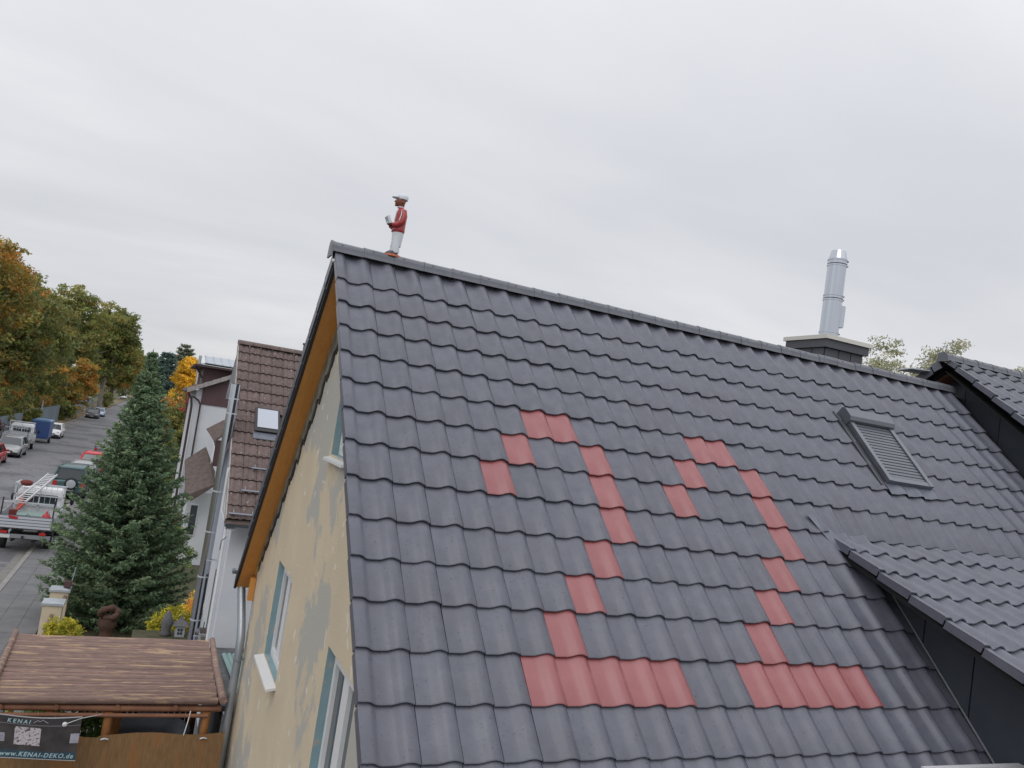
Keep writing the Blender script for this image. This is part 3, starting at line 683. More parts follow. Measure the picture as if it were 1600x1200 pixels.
for ya, yb, za, zb in nwins:
    b = MB(); b.box(NW+.02,NW+.08,ya,ya+.08,za,zb); b.box(NW+.02,NW+.08,yb-.08,yb,za,zb); b.box(NW+.02,NW+.08,ya+.08,yb-.08,za,za+.08); b.box(NW+.02,NW+.08,ya+.08,yb-.08,zb-.08,zb)
    f = b.build('window_frame', 'white', nb); b = MB(); b.box(NW+.05,NW+.06,ya+.08,yb-.08,za+.08,zb-.08); b.build('pane', 'glass', f)
    b = MB(); b.box(NW-.13,NW+.02,ya-.06,yb+.06,za-.05,za); b.build('window_sill', 'brownroof', f)
b = MB(); b.loft([[(x, 8.93+.065*math.cos(a), nz(8.93)-.03+.065*math.sin(a)) for a in [math.pi+math.pi*t/6 for t in range(7)]] for x in (NX-.02, 6)], caps=False, closed=False)
b.prism([(8.93+.065*math.cos(a), nz(8.93)-.03+.065*math.sin(a)) for a in [math.pi+math.pi*t/6 for t in range(7)]], 'x', NX-.03, NX-.022); b.build('gutter', 'metaldark', nb)
# outside flue with bands
b = MB(); b.tube([(-.02,11.05,.4),(-.02,11.05,7.45)], .118, 20); fo = b.build('flue', 'metal', nb)
b = MB(); b.tube([(-.02,11.05,7.451),(-.02,11.05,7.46)], .10, 16); b.build('flue_mouth', 'black', fo)
for z in (7.1,6.75,4.9,3.95,2.9,1.9,1.2):
    b = MB(); b.tube([(-.02,11.05,z-.015),(-.02,11.05,z+.015)], .127, 18); b.build('clamp', 'alu', fo)
for z in (3.3,1.55):
    b = MB(); b.bar((-.02,11.05,z),(.28,11.05,z),.035); b.bar((-.02,10.93,z),(.28,10.93,z),.02); b.build('bracket', 'alu', fo)
b = MB(); b.tube([(.06,10.15,5.55),(.06,10.15,4.6),(.20,10.0,4.3),(.22,10.0,.2)], .035, 8); b.build('vent_pipe', 'white', nb)
b = MB(); b.tube([(.20,10.35,1.9),(.12,10.3,1.9),(.12,10.3,2.05)], .012, 6); b.tube([(.22,9.62,4.1),(.12,9.6,4.0),(.12,9.62,3.8)], .012, 6); b.build('shutter_catch', 'metaldark', nb)

# ---- low annex in the gap between the houses
an = thing('annex', 'low white annex with dark flat roof between the two houses', 'annex', (2, 7, 0))
b = MB(); b.add([(.12,4.75,2.2),(4,4.75,2.2),(4,9.44,1.74),(.12,9.44,1.74),(.12,4.75,2.1),(4,4.75,2.1),(4,9.44,1.64),(.12,9.44,1.64)], [(0,1,2,3),(4,7,6,5),(0,4,5,1),(1,5,6,2),(2,6,7,3),(3,7,4,0)]); b.build('roof', 'leafdirtroof', an)
M_g = None
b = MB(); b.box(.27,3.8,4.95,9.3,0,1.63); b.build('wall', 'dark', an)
for k in range(9):
    b = MB(); x = .42+k*.10; b.loft([[(x, 5.3, 2.185),(x+.025,5.3,2.21),(x+.05,5.3,2.22),(x+.075,5.3,2.21),(x+.0995,5.3,2.185)], [(x,8.6,1.86),(x+.025,8.6,1.885),(x+.05,8.6,1.895),(x+.075,8.6,1.885),(x+.0995,8.6,1.86)]], caps=False, closed=False); b.build('roof_sheet', 'tealsheet', an)
b = MB(); b.box(.16,.27,4.62,4.74,0,2.12); b.build('corner_post', 'whitewall', an)

# ================================================================== second neighbour: white walls, maroon boards
n2 = thing('white_gabled_house', 'white house with maroon board gable and boxy flat roofed dormer, beyond the brown roof', 'house', (4, 35, 0))
sn_ = (8.05-7.12)/(1.24+.59)
def n2z(x): return 7.12+sn_*(x+.59)
b = MB(); b.add([(-.25,30,0),(8,30,0),(8,30,n2z(8)-.15),(-.25,30,n2z(-.25)-.15),(-.25,40,0),(-.25,40,n2z(-.25)-.15)], [(0,1,2,3),(0,3,5,4)]); wo = b.build('wall', 'whitewall2', n2)
b = MB(); b.add([(-.0,29.96,6.55),(6,29.96,6.62),(6,29.96,n2z(6)-.16),(0,29.96,n2z(0)-.16),(-.0,29.995,6.55),(6,29.995,6.62),(6,29.995,n2z(6)-.16),(0,29.995,n2z(0)-.16)], [(0,1,2,3),(0,4,5,1),(3,7,4,0)]); bo = b.build('gable_boards', 'maroon', wo)
b = MB(); b.add([(-.65,29.7,n2z(-.65)-.1),(8,29.7,n2z(8)-.1),(8,29.7,n2z(8)+.05),(-.65,29.7,n2z(-.65)+.05),(-.65,40.4,n2z(-.65)-.1),(8,40.4,n2z(8)-.1),(8,40.4,n2z(8)+.05),(-.65,40.4,n2z(-.65)+.05)], [(0,1,2,3),(4,7,6,5),(0,3,7,4),(3,2,6,7),(0,4,5,1)]); ro = b.build('roof', 'brownroof', n2)
for k in range(13):
    a = -.66+k*.33; b = MB(); V = []
    for yy in (29.6, 29.86): V += [(a,yy,n2z(a)+.055),(a+.32,yy,n2z(a+.32)+.055),(a+.32,yy,n2z(a+.32)+.095),(a,yy,n2z(a)+.115)]
    V[0] = (a,29.6,n2z(a)-.10); V[1] = (a+.32,29.6,n2z(a+.32)-.10); b.add(V, [(0,1,2,3),(7,6,5,4),(3,2,6,7),(0,4,5,1)]); b.build('verge_tile', 'greymortar', ro)
b = MB(); b.tube([(-.66,29.7,n2z(-.66)-.05),(-.66,40.4,n2z(-.66)-.05)], .07, 8); b.build('gutter', 'maroontrim', n2)
b = MB(); b.tube([(-.60,29.75,6.98),(-.42,29.85,6.75),(-.36,29.88,6.4),(-.33,29.9,.2)], .05, 8); b.build('downpipe', 'maroontrim', n2)
b = MB(); b.tube([(-.40,29.82,6.86),(-.10,29.85,6.70),(.0,29.88,6.52),(.02,29.88,.3)], .04, 8); b.build('downpipe', 'maroontrim', n2)
b = MB(); b.box(-.05,6,31.2,38,7.2,8.25); do = b.build('box_dormer', 'maroon', n2)
b = MB(); b.box(-.50,6.2,30.7,38.4,8.26,8.36); b.build('roof_slab', 'maroontrim', do)
b = MB(); b.tube([(-.45,30.9,8.22),(-.30,31.0,8.05),(-.08,31.1,7.75)], .045, 8); b.build('downpipe', 'maroontrim', do)
b = MB(); b.box(-.06,-.055,32,34,7.5,8.1); b.build('pane', 'glasslite', do)
# porch roof and little gable in front
po = thing('lean_to', 'white lean-to with brown shingled hip roof against the maroon boarded house', 'annex', (1, 27, 0))
b = MB(); P = [(-.28,28.5,4.11),(.47,28.5,4.77),(.82,25.5,4.01),(.87,25.5,3.50),(.11,25.5,2.84),(-.13,25.5,2.94)]
b.add(P+[(x,y,z-.1) for x,y,z in P], [(0,1,2,3,4,5),(5,4,10,11),(4,3,9,10),(0,5,11,6)]); b.build('roof', 'brownroof', po)
b = MB(); b.box(.02,2.6,26.6,29.9,0,3.0); b.build('wall', 'whitewall2', po)
b = MB(); b.box(.16,.5,26.55,26.59,1.2,2.5); wf = b.build('window_frame', 'white', po); b = MB(); b.box(.20,.46,26.53,26.545,1.25,2.45); b.build('pane', 'glass', wf)
b = MB(); b.add([(.32,28,5.56),(.98,28,6.05),(1.9,28,6.05),(1.9,26.8,5.47),(.95,26.8,5.47),(.64,26.8,5.16)], [(0,1,4,5),(1,2,3,4)]); b.add([(.64,26.8,5.16),(.95,26.8,5.47),(1.9,26.8,5.47),(1.9,26.8,5.37),(.95,26.8,5.37),(.64,26.8,5.06)], [(0,1,4,5),(1,2,3,4)]); b.build('porch_roof', 'brownroof', po)
b = MB(); b.tube([(.62,26.8,5.1),(.70,26.8,4.9),(.70,26.8,4.2)], .04, 6); b.build('downpipe', 'white', po)
b = MB(); b.box(.75,1.9,26.9,28,4.1,5.15); b.build('upper_wall', 'maroon', po)
b = MB(); b.box(.7,5,58,66,0,9.3); s3 = thing('metal_roofed_building', 'pale grey metal building top showing above the maroon dormer', 'building', (3, 62, 0)); b.build('wall', 'whitewall2', s3)
b = MB(); b.add([(.9,58,9.35),(6,58,9.35),(6,62,10.1),(.9,62,10.02),(.9,58,9.2),(6,58,9.2)], [(0,1,2,3),(0,4,5,1)]); ro = b.build('roof', 'alusheet', s3)
for k in range(7):
    b = MB(); x = 1.0+k*.6; b.bar((x,58,9.37),(x,62,10.08),.05); b.build('standing_seam', 'alusheet', ro)
b = MB(); b.tube([(.55,60,8.5),(.55,60,9.9)], .12, 8); b.build('chimney', 'alusheet', s3)

# ================================================================== pergola
pg = thing('pergola', 'timber pergola roofed with weathered brown bamboo poles between the houses', 'pergola', (-1.5, 5.6, 0))
NP = 25; y0, y1 = 4.14, 7.08
for k in range(NP):
    y = y0+(y1-y0)*k/(NP-1); r_ = .060+rng.uniform(-.004,.006); z = 2.50+rng.uniform(-.008,.008)
    xa = -3.06-.10*k/(NP-1)+rng.uniform(-.02,.02); xb = -.02+rng.uniform(-.02,.015)
    pts = []; rs = []
    n_ = 7
    for i in range(n_): 
        pts.append((xa+(xb-xa)*i/(n_-1)-xa*0, y+rng.uniform(-.006,.006), z+rng.uniform(-.004,.004))); rs.append(r_*(1+rng.uniform(-.06,.06)))
    b = MB(); b.tube([Vector(p)-Vector((-1.5,y,z)) for p in pts], rs, 8)
    me = b.mesh('roof_pole', 'log'); o = bpy.data.objects.new('roof_pole', me); COL.objects.link(o); o.parent = pg; o.location = Vector((-1.5,y,z))-Vector(pg.location)
def pp(name, mat, pts, r_, n=10): b = MB(); b.tube(pts, r_, n); return b.build(name, mat, pg)
pp('edge_pole', 'log', [(.06,4.02,2.545),(.03,5.6,2.56),(.05,7.2,2.55)], [.060,.054,.050])
pp('edge_pole', 'log', [(-3.07,4.0,2.58),(-3.13,5.6,2.575),(-3.2,7.25,2.56)], [.052,.05,.047])
pp('beam', 'logred', [(-3.2,4.18,2.385),(-1.5,4.16,2.375),(.06,4.18,2.365)], .05)
pp('beam', 'logred', [(-3.2,4.10,2.30),(-1.62,4.10,2.295),(-1.5,4.10,2.29),(-.12,4.10,2.285)], .03)
pp('beam', 'logred', [(-3.25,7.0,2.38),(.05,7.0,2.37)], .05)
for x in (-2.9,-2.2,-1.4,-.6): pp('rafter', 'logred', [(x,4.1,2.40),(x,7.05,2.40)], .04)
for x, y in ((-3.05,4.16),(-2.27,4.16),(-1.50,4.16),(-.14,4.16),(-3.05,7.0),(-1.5,7.0),(-.1,7.0),(-1.38,4.6)):
    b = MB(); b.tube([(x,y,0),(x,y,2.32)], .062, 12); b.build('post', 'post', pg)
for k in range(20): b = MB(); b.box(-2.0+k*.1,-2.0+k*.1+.092,7.1,7.12,0,2.2); b.build('back_board', 'maroontrim', pg)
# reed screen
ms = MB(); xs = np.linspace(-3.3, .16, 48); top = [2.05+.018*math.sin(x*5)+(.0 if x > -1.6 else -.03)+rng.uniform(-.004,.004) for x in xs]
ms.loft([[(x, 4.02+.006*math.sin(x*40), t) for x, t in zip(xs, top)], [(x, 4.02+.01*math.sin(x*3), 1.2) for x in xs], [(x, 4.02, .02) for x in xs]], caps=False, closed=False)
ms.loft([[(x, 4.035, t) for x, t in zip(xs, top)], [(x, 4.035, .02) for x in xs]], caps=False, closed=False)
msb = ms.build('reed_screen', 'mat'); tag(msb, 'long brown reed privacy screen fixed below the pergola beam', 'screen')
tie = MB()
for x in (-.14,-1.5): tie.tube([(x-.05,4.0,1.98),(x,3.985,2.0),(x+.05,4.0,1.98)], .012, 6)
o = tie.build('tie', 'alu', pg)
# banner
bn = thing('banner', 'dark advertising banner with pale lettering and white lace picture hung on the pergola', 'banner', (-2.3, 3.6, 1.8))
TL, TR, BR, BL = Vector((-2.84,3.6,2.50)), Vector((-1.83,3.6,2.46)), Vector((-1.82,3.58,1.86)), Vector((-2.78,3.58,1.93))
def bp(u, v, d=0): # u right, v down
    p = TL*(1-u)*(1-v)+TR*u*(1-v)+BR*u*v+BL*(1-u)*v; sag = -.035*math.sin(math.pi*u)*(1-v)
    return p+Vector((0, -d+.012*math.sin(u*7)*math.sin(v*3), sag))
def patch(name, mat, u0, u1, v0, v1, d, n=10, par=None):
    b = MB(); m_ = 6; V = [bp(u0+(u1-u0)*i/n, v0+(v1-v0)*j/m_, d) for j in range(m_+1) for i in range(n+1)]
    b.add(V, [(j*(n+1)+i, j*(n+1)+i+1, (j+1)*(n+1)+i+1, (j+1)*(n+1)+i) for j in range(m_) for i in range(n)], True); return b.build(name, mat, par or bn)
cloth = patch('cloth', 'bannerdark', 0, 1, 0, 1, 0, 20)
patch('lower_band', 'bannerteal', .0, 1, .80, .985, .003, par=cloth)
patch('top_hem', 'alu', .0, 1, -.01, .015, .004, par=cloth)
patch('bottom_hem', 'alu', .0, 1, .985, 1.0, .004, par=cloth)
patch('stripe', 'bannergrey', .0, 1, .185, .20, .003, par=cloth)
patch('lace_picture', 'lace', .20, .52, .25, .68, .004, par=cloth)
patch('pale_field', 'bannerlav', .0, .085, .42, .62, .003, par=cloth); patch('pale_field', 'bannerlav', .89, 1, .38, .60, .003, par=cloth)
b = MB()
for i in range(4): # mountain outline over the small line of text
    pass
u = [.42,.47,.50,.53,.56,.60]; v = [.13,.07,.10,.05,.09,.13]
b.tube([bp(a, c, .006) for a, c in zip(u, v)], .004, 5); b.build('mountain_mark', 'bannerlav', cloth)
def text(body, u, v, size, par, mat, shear=.0, name='lettering', space=1.15, ext=.0):
    cu = bpy.data.curves.new(name, 'FONT'); cu.body = body; cu.size = size; cu.shear = shear; cu.space_character = space; cu.offset = .0022
    t = bpy.data.objects.new(name, cu); COL.objects.link(t); dg = bpy.context.evaluated_depsgraph_get()
    me = bpy.data.meshes.new_from_object(t.evaluated_get(dg)); COL.objects.unlink(t); bpy.data.objects.remove(t)
    me.materials.clear(); me.materials.append(M[mat]); off = rootloc(par)
    w_ = (TR-TL).length; h_ = (BL-TL).length
    for vv in me.vertices:
        vv.co = bp(u+vv.co.x/w_, v-vv.co.y/h_, .007)-off
    o = bpy.data.objects.new(name, me); COL.objects.link(o); o.parent = par; return o
text('KENAI', .10, .16, .075, cloth, 'lettercyan', .25, space=1.45)
text('www.KENAI-DEKO.de', .035, .94, .083, cloth, 'lettercyan', .3, space=1.22)
b = MB(); b.lathe([(.0,0),(.033,0),(.033,.012),(.0,.012)], (0,0,0), 16); b.v = [tuple(bp(.80,.15,.01)+Vector((p[0],-p[2],p[1]))) for p in b.v]; b.build('round_badge', 'white', bn)
b = MB(); b.tube([bp(.80,.15,.012), bp(1.0,.03,.01), Vector((-1.60,4.0,2.34))], .006, 6); b.build('cord', 'alu', bn)
b = MB(); b.tube([Vector((-.38,4.1,2.36)),Vector((-.40,4.05,2.2)),Vector((-.43,4.03,2.02))], .008, 6); tag(b.build('white_strap', 'white'), 'thin white strap hanging from the pergola beam near its right post', 'strap')
# things under the pergola
tb = thing('covered_tub', 'large dark round tub with pale grey cover under the pergola', 'tub', (-.85, 5.6, 0))
b = MB(); b.lathe([(.62,0),(.64,1.45),(.66,1.5),(.62,1.52)], (-.85,5.6,0), 28); b.build('tub', 'dark', tb)
b = MB(); b.lathe([(.63,1.521),(.5,1.60),(.2,1.63),(.01,1.63)], (-.85,5.6,0), 28); b.build('cover', 'lead', tb)
# pillars
def pillar(x0, x1, y0, y1, h, label, par=None):
    t = thing('gate_pillar', label, 'pillar', ((x0+x1)/2, (y0+y1)/2, 0), 'cream gate pillars with pale caps')
    b = MB(); b.box(x0,x1,y0,y1,0,h); b.build('shaft', 'cream', t)
    b = MB(); e = .035; cx_, cy_ = (x0+x1)/2, (y0+y1)/2
    b.loft([[(x0-e,y0-e,h+.001),(x1+e,y0-e,h+.001),(x1+e,y1+e,h+.001),(x0-e,y1+e,h+.001)],[(x0-e,y0-e,h+.06),(x1+e,y0-e,h+.06),(x1+e,y1+e,h+.06),(x0-e,y1+e,h+.06)],[(cx_-.05,y0+.12,h+.10),(cx_+.05,y0+.12,h+.10),(cx_+.05,y1-.12,h+.10),(cx_-.05,y1-.12,h+.10)]], smooth=False); b.build('cap', 'capgrey', t)
    return t
pillar(-3.46,-3.02,14.3,14.78,1.22,'cream gate pillar nearest the pergola with a wooden handrail leaning on it')
pillar(-3.46,-3.02,15.75,16.2,1.22,'cream gate pillar standing behind the other one, at the foot of the spruce')
pillar(-3.42,-2.94,4.45,4.9,2.08,'cream pillar with white cap at the left edge beside the banner')
b = MB(); b.bar((-3.30,13.2,.45),(-3.22,14.27,1.0),.07); b.bar((-3.3,13.25,.45),(-3.3,13.25,0),.05); tag(b.build('handrail', 'log'), 'weathered wooden handrail sloping up to the nearer cream pillar', 'handrail')
b = MB(); b.bar((-3.13,14.85,.98),(-3.08,15.72,1.12),.07); tag(b.build('handrail', 'log'), 'short wooden handrail bridging the two cream pillars', 'handrail')
lb = thing('letter_lamp', 'small maroon box lamp with rod on the farther cream pillar', 'lamp', (-3.08,15.9,1.3)); b = MB(); b.box(-3.17,-3.0,15.85,16.0,1.33,1.49); b.build('box', 'maroon', lb); b = MB(); b.tube([(-3.02,16.02,1.3),(-2.97,16.05,1.85)], .01, 6); b.build('rod', 'alu', lb)
# carved wood sculpture: trunk with a ring on top
sc = thing('wood_sculpture', 'reddish brown carved root sculpture with ring shaped top in the front garden', 'sculpture', (-1.9,14.2,0))
b = MB(); rings = []
for i, z in enumerate(np.linspace(.02, .98, 14)):
    rr = .21-.05*math.sin(z*3.2)+.02*math.sin(z*17)
    rings.append([(-1.9+rr*(1+.16*math.sin(3*a+z*5)+.1*math.sin(7*a-z*9))*math.cos(a), 14.2+rr*.8*(1+.16*math.cos(2*a+z*4))*math.sin(a), z) for a in [2*math.pi*t/20 for t in range(20)]])
b.loft(rings); b.build('trunk', 'rust', sc)
b = MB(); pts = [Vector((-1.91+.20*math.cos(a), 14.15+.05*math.sin(2*a), 1.14+.12*math.sin(a))) for a in [2*math.pi*t/18 for t in range(19)]]
b.tube(pts, [.085+.018*math.sin(t*2.1) for t in range(19)], 10); b.build('ring', 'rust', sc)
# grey slatted box, stone figure and lantern
gb = thing('slatted_planter', 'grey wooden slatted planter box at the garden edge behind the pergola', 'planter', (-.7,12.1,0))
b = MB(); b.box(-1.30,.0,11.75,12.8,0,1.12); bo = b.build('box', 'soil', gb)
for k in range(14):
    b = MB(); x = -1.33+k*.095; b.box(x,x+.085,11.70,11.74,0,1.18+rng.uniform(0,.02)); b.build('slat', 'greywood', gb)
b = MB(); b.box(-1.05,-.25,11.66,11.695,.70,1.10); b.build('dark_sheet', 'dark', gb)
st = MB(); st.lathe([(.10,1.12),(.14,1.16),(.10,1.24),(.13,1.36),(.14,1.46),(.10,1.58),(.05,1.68),(.008,1.74)], (-.56,12.4,0), 12); tag(st.build('stone_finial', 'greystone'), 'dark pointed stone finial beside the small lantern house', 'garden stone')
ln = thing('lantern', 'small white lantern house with grey pyramid roof on the planter', 'lantern', (-.24,12.4,1.12))
b = MB(); b.box(-.35,-.13,12.3,12.52,1.12,1.40); b.build('body', 'capgrey', ln)
b = MB(); b.loft([[(-.42,12.23,1.401),(-.06,12.23,1.401),(-.06,12.59,1.401),(-.42,12.59,1.401)],[(-.28,12.37,1.53),(-.20,12.37,1.53),(-.20,12.45,1.53),(-.28,12.45,1.53)],[(-.245,12.405,1.68),(-.235,12.405,1.68),(-.235,12.415,1.68),(-.245,12.415,1.68)]], smooth=False); b.build('roof', 'greystone', ln)
b = MB()
for i in (0,1):
    for j in (0,1): b.box(-.30+i*.065,-.30+i*.065+.05,12.292,12.299,1.18+j*.08,1.18+j*.08+.06)
b.build('window', 'dark', ln)
b = MB(); b.bar((-1.9,13.9,.05),(-.2,14.3,.05),.12,.1); b.bar((-2.9,12.2,.03),(-1.3,12.2,.03),.1,.08); struct('bed_edging', b, 'kerb')

# statue on the ridge --------------------------------------------------------
FX, FY, FZ = .70, .35, 9.118
stt = thing('figurine', 'painted boy figurine in white cap and red jacket standing on the roof ridge', 'statue', (FX,FY,FZ))
def E(cx, cy, z, rx, ry, n=14): return [(FX+cx+rx*math.cos(2*math.pi*t/n), FY+cy+ry*math.sin(2*math.pi*t/n), FZ+z) for t in range(n)]
# the figure faces -x (towards the street); heights in metres, total .76
b = MB(); b.loft([E(-.012,0,.575,.030,.033),E(-.012,0,.60,.036,.038),E(-.022,0,.62,.052,.050),E(-.026,0,.65,.060,.056),E(-.020,0,.68,.063,.060),E(-.016,0,.71,.060,.058),E(-.014,0,.735,.042,.042),E(-.014,0,.745,.01,.01)])
b.ell((FX-.086,FY,FZ+.657),(.014,.012,.013)); b.ell((FX-.078,FY,FZ+.630),(.012,.022,.009)); b.ell((FX-.072,FY,FZ+.612),(.016,.024,.012)); b.ell((FX-.006,FY+.058,FZ+.655),(.012,.008,.018)); b.ell((FX-.006,FY-.058,FZ+.655),(.012,.008,.018))
# neck to pelvis core and arms/hands in one skin-coloured body
b.loft([E(-.004,0,.30,.05,.07),E(-.004,0,.45,.055,.075),E(-.006,0,.56,.04,.05),E(-.01,0,.60,.032,.034)])
for sgn in (-1, 1):
    b.tube([(FX+.0,FY+sgn*.085,FZ+.53),(FX+.005,FY+sgn*.10,FZ+.42),(FX-.075,FY+sgn*.06,FZ+.365),(FX-.105,FY+sgn*.035,FZ+.375)], [.025,.025,.02,.018], 8)
    for f in range(4): b.tube([(FX-.105,FY+sgn*(.02+.010*f),FZ+.365+.004*f),(FX-.122,FY+sgn*(.018+.008*f),FZ+.360+.004*f),(FX-.128,FY+sgn*(.010+.006*f),FZ+.372+.004*f)], .0055, 5)
    b.tube([(FX-.10,FY+sgn*.035,FZ+.385),(FX-.116,FY+sgn*.028,FZ+.402)], .006, 5)
bo = b.build('body', 'skinbrown', stt)
b = MB()
for sgn in (-1, 1): b.ell((FX-.077,FY+sgn*.020,FZ+.672),(.006,.009,.006))
b.build('eyes', 'white', stt)
b = MB(); b.loft([E(-.010,0,.690,.071,.067,18),E(-.010,0,.700,.073,.069,18),E(-.006,0,.730,.072,.068,18),E(-.004,0,.755,.055,.053,18),E(-.004,0,.768,.02,.02,18)]); 
b.loft([[(FX-.060,FY-.055,FZ+.698),(FX-.125,FY-.030,FZ+.700),(FX-.135,FY,FZ+.702),(FX-.125,FY+.030,FZ+.700),(FX-.060,FY+.055,FZ+.698)],[(FX-.060,FY-.055,FZ+.712),(FX-.125,FY-.030,FZ+.707),(FX-.135,FY,FZ+.707),(FX-.125,FY+.030,FZ+.707),(FX-.060,FY+.055,FZ+.715)]])
b.build('cap', 'figwhite', stt)
b = MB(); b.loft([E(.004,0,.285,.070,.095),E(.0,0,.300,.080,.105),E(.004,0,.34,.074,.10),E(.010,0,.42,.070,.095),E(.012,0,.49,.070,.105),E(.006,0,.54,.062,.10),E(-.002,0,.575,.040,.058),E(-.006,0,.592,.036,.045)])
for sgn in (-1, 1): b.tube([(FX+.012,FY+sgn*.085,FZ+.545),(FX+.020,FY+sgn*.108,FZ+.47),(FX+.006,FY+sgn*.112,FZ+.40),(FX-.045,FY+sgn*.09,FZ+.36),(FX-.085,FY+sgn*.055,FZ+.362)], [.036,.040,.038,.033,.027], 10)
b.build('jacket', 'figred', stt)
b = MB(); b.loft([E(-.010,0,.588,.040,.044),E(-.010,0,.603,.042,.046)]); b.tube([(FX-.045,FY-.045,FZ+.57),(FX-.062,FY-.035,FZ+.50),(FX-.068,FY-.02,FZ+.42)], .006, 6)
b.tube([(FX-.012,FY-.095,FZ+.555),(FX-.022,FY-.128,FZ+.47),(FX-.035,FY-.125,FZ+.41)], .006, 6); b.build('jacket_piping', 'figwhite', stt)
b = MB(); b.loft([E(.004,0,.12,.056,.076),E(.004,0,.22,.066,.086),E(.004,0,.30,.070,.092)])
for sgn in (-1, 1): b.loft([E(-.005,sgn*.042,.035,.046,.038),E(-.004,sgn*.042,.06,.050,.041),E(-.010,sgn*.042,.12,.045,.040),E(-.004,sgn*.040,.18,.048,.042),E(0,sgn*.038,.24,.052,.046)])
b.build('trousers', 'figwhite', stt)
for sgn in (-1, 1):
    b = MB(); b.loft([E(-.040,sgn*.045,.013,.075,.034),E(-.040,sgn*.045,.030,.070,.032),E(-.030,sgn*.045,.050,.052,.028)]); b.build('shoe', 'figdark', stt)
b = MB(); b.loft([E(-.030,0,-.012,.105,.092,18),E(-.030,0,.012,.102,.090,18)]); b.build('base', 'figorange', stt)
b = MB(); b.box(-.045,.045,-.06,.06,-.016,.016); 
Mx = Matrix.Translation((FX-.135,FY,FZ+.415)) @ Euler((0, R(62), 0)).to_matrix().to_4x4(); b.v = [tuple(Mx @ Vector(p)) for p in b.v]
b.box(FX-.145,FX-.115,FY-.03,FY+.03,FZ+.375,FZ+.395); bk = b.build('book', 'figwhite', None); tag(bk, 'small white open book held by the roof figurine', 'book')
# ================================================================== foliage
def leaf_object(name, C, S, cols, mat, parent, aspect=.8, upbias=.3, dirs=None, kind=None):
    """C (n,3) centres, S (n,) sizes, cols (n,3)"""
    n = len(C); off = np.array(rootloc(parent))
    nr = rng.normal(size=(n,3)); nr[:,2] = nr[:,2]+upbias*2*np.sign(nr[:,2]+.001)*0 + upbias; nr /= np.linalg.norm(nr, axis=1)[:,None]
    if dirs is None: a = rng.normal(size=(n,3))
    else: a = dirs+rng.normal(size=(n,3))*.25
    a -= nr*(a*nr).sum(1)[:,None]; a /= np.linalg.norm(a, axis=1)[:,None]+1e-9
    b = np.cross(nr, a); s = S[:,None]
    C = C-off
    V = np.stack([C-a*s, C+b*s*aspect*.55+nr*s*.12, C+a*s, C-b*s*aspect*.55+nr*s*.12], 1).reshape(-1,3)
    me = bpy.data.meshes.new(name); me.vertices.add(4*n); me.vertices.foreach_set('co', V.astype(np.float32).ravel())
    me.loops.add(4*n); me.loops.foreach_set('vertex_index', np.arange(4*n, dtype=np.int32))
    me.polygons.add(n); me.polygons.foreach_set('loop_start', np.arange(0,4*n,4,dtype=np.int32)); 
    try: me.polygons.foreach_set('loop_total', np.full(n,4,dtype=np.int32))
    except Exception: pass
    at = me.attributes.new('leaf', 'FLOAT_COLOR', 'POINT')
    c4 = np.ones((n,4), np.float32); c4[:,:3] = np.clip(cols, .002, 1); at.data.foreach_set('color', np.repeat(c4, 4, 0).ravel())
    me.materials.append(M[mat]); me.update(calc_edges=True)
    o = bpy.data.objects.new(name, me); COL.objects.link(o); o.parent = parent
    if kind: o['kind'] = kind
    return o
def clump_crown(blobs, nclump, nleaf, cr, ls, pal, hollow=.55, jit=.18):
    """blobs: (cx,cy,cz,rx,ry,rz); leaves gathered in clumps spread through the shell of the blobs"""
    Cs = []; Ss = []; Co = []
    vol = np.array([b[3]*b[4]+b[4]*b[5]+b[3]*b[5] for b in blobs]); pr = vol/vol.sum()
    pal = np.array(pal); 
    for k in range(nclump):
        b = blobs[rng.choice(len(blobs), p=pr)]
        d = rng.normal(size=3); d /= np.linalg.norm(d)
        if d[2] < -.3 and rng.random() < .5: d[2] *= -1
        r_ = hollow+(1-hollow)*rng.random()**.6
        r_ *= 1+rng.normal()*.07
        c = np.array(b[:3])+d*np.array(b[3:])*r_
        rr = cr*rng.uniform(.6,1.35); m_ = max(4, int(nleaf*(rr/cr)**2))
        P = rng.normal(size=(m_,3)); P *= (rr*rng.random((m_,1))**.45)/np.linalg.norm(P,axis=1)[:,None]; P[:,2] *= .6
        Cs.append(c+P); Ss.append(ls*rng.uniform(.6,1.3,m_))
        base = pal[rng.integers(len(pal))]*rng.uniform(.78,1.22)
        Co.append(base*(1+rng.normal(size=(m_,1))*jit)*np.array([1,1,1])+rng.normal(size=(m_,3))*.004)
    return np.vstack(Cs), np.concatenate(Ss), np.vstack(Co)
def limbs(root, base, h, r_, blobs, mat='bark', nl=7):
    t = MB(); bx, by, bz = base; pts = [(bx+rng.normal()*.04*h*.2*i/5, by+rng.normal()*.04*h*.2*i/5, bz+h*i/5) for i in range(6)]
    t.tube(pts, [r_*(1-.14*i) for i in range(6)], 9)
    for k in range(nl):
        bl = blobs[k % len(blobs)]; i = 2+k % 4; p = Vector(pts[i]); e = Vector(bl[:3])+Vector((rng.normal()*bl[3]*.4, rng.normal()*bl[4]*.4, rng.uniform(.0,.6)*bl[5])); mid = p.lerp(e,.5)+Vector((0,0,.06*h))
        t.tube([p, mid, e], [r_*.42, r_*.25, r_*.08], 6)
        e2 = e+Vector((rng.normal()*bl[3]*.4, rng.normal()*bl[4]*.4, bl[5]*.5)); t.tube([mid, e.lerp(e2,.4), e2], [r_*.2, r_*.1, r_*.03], 5)
    return t.build('trunk', mat, root)
GREEN = [(.062,.066,.022),(.048,.056,.020),(.080,.076,.024),(.056,.062,.024)]
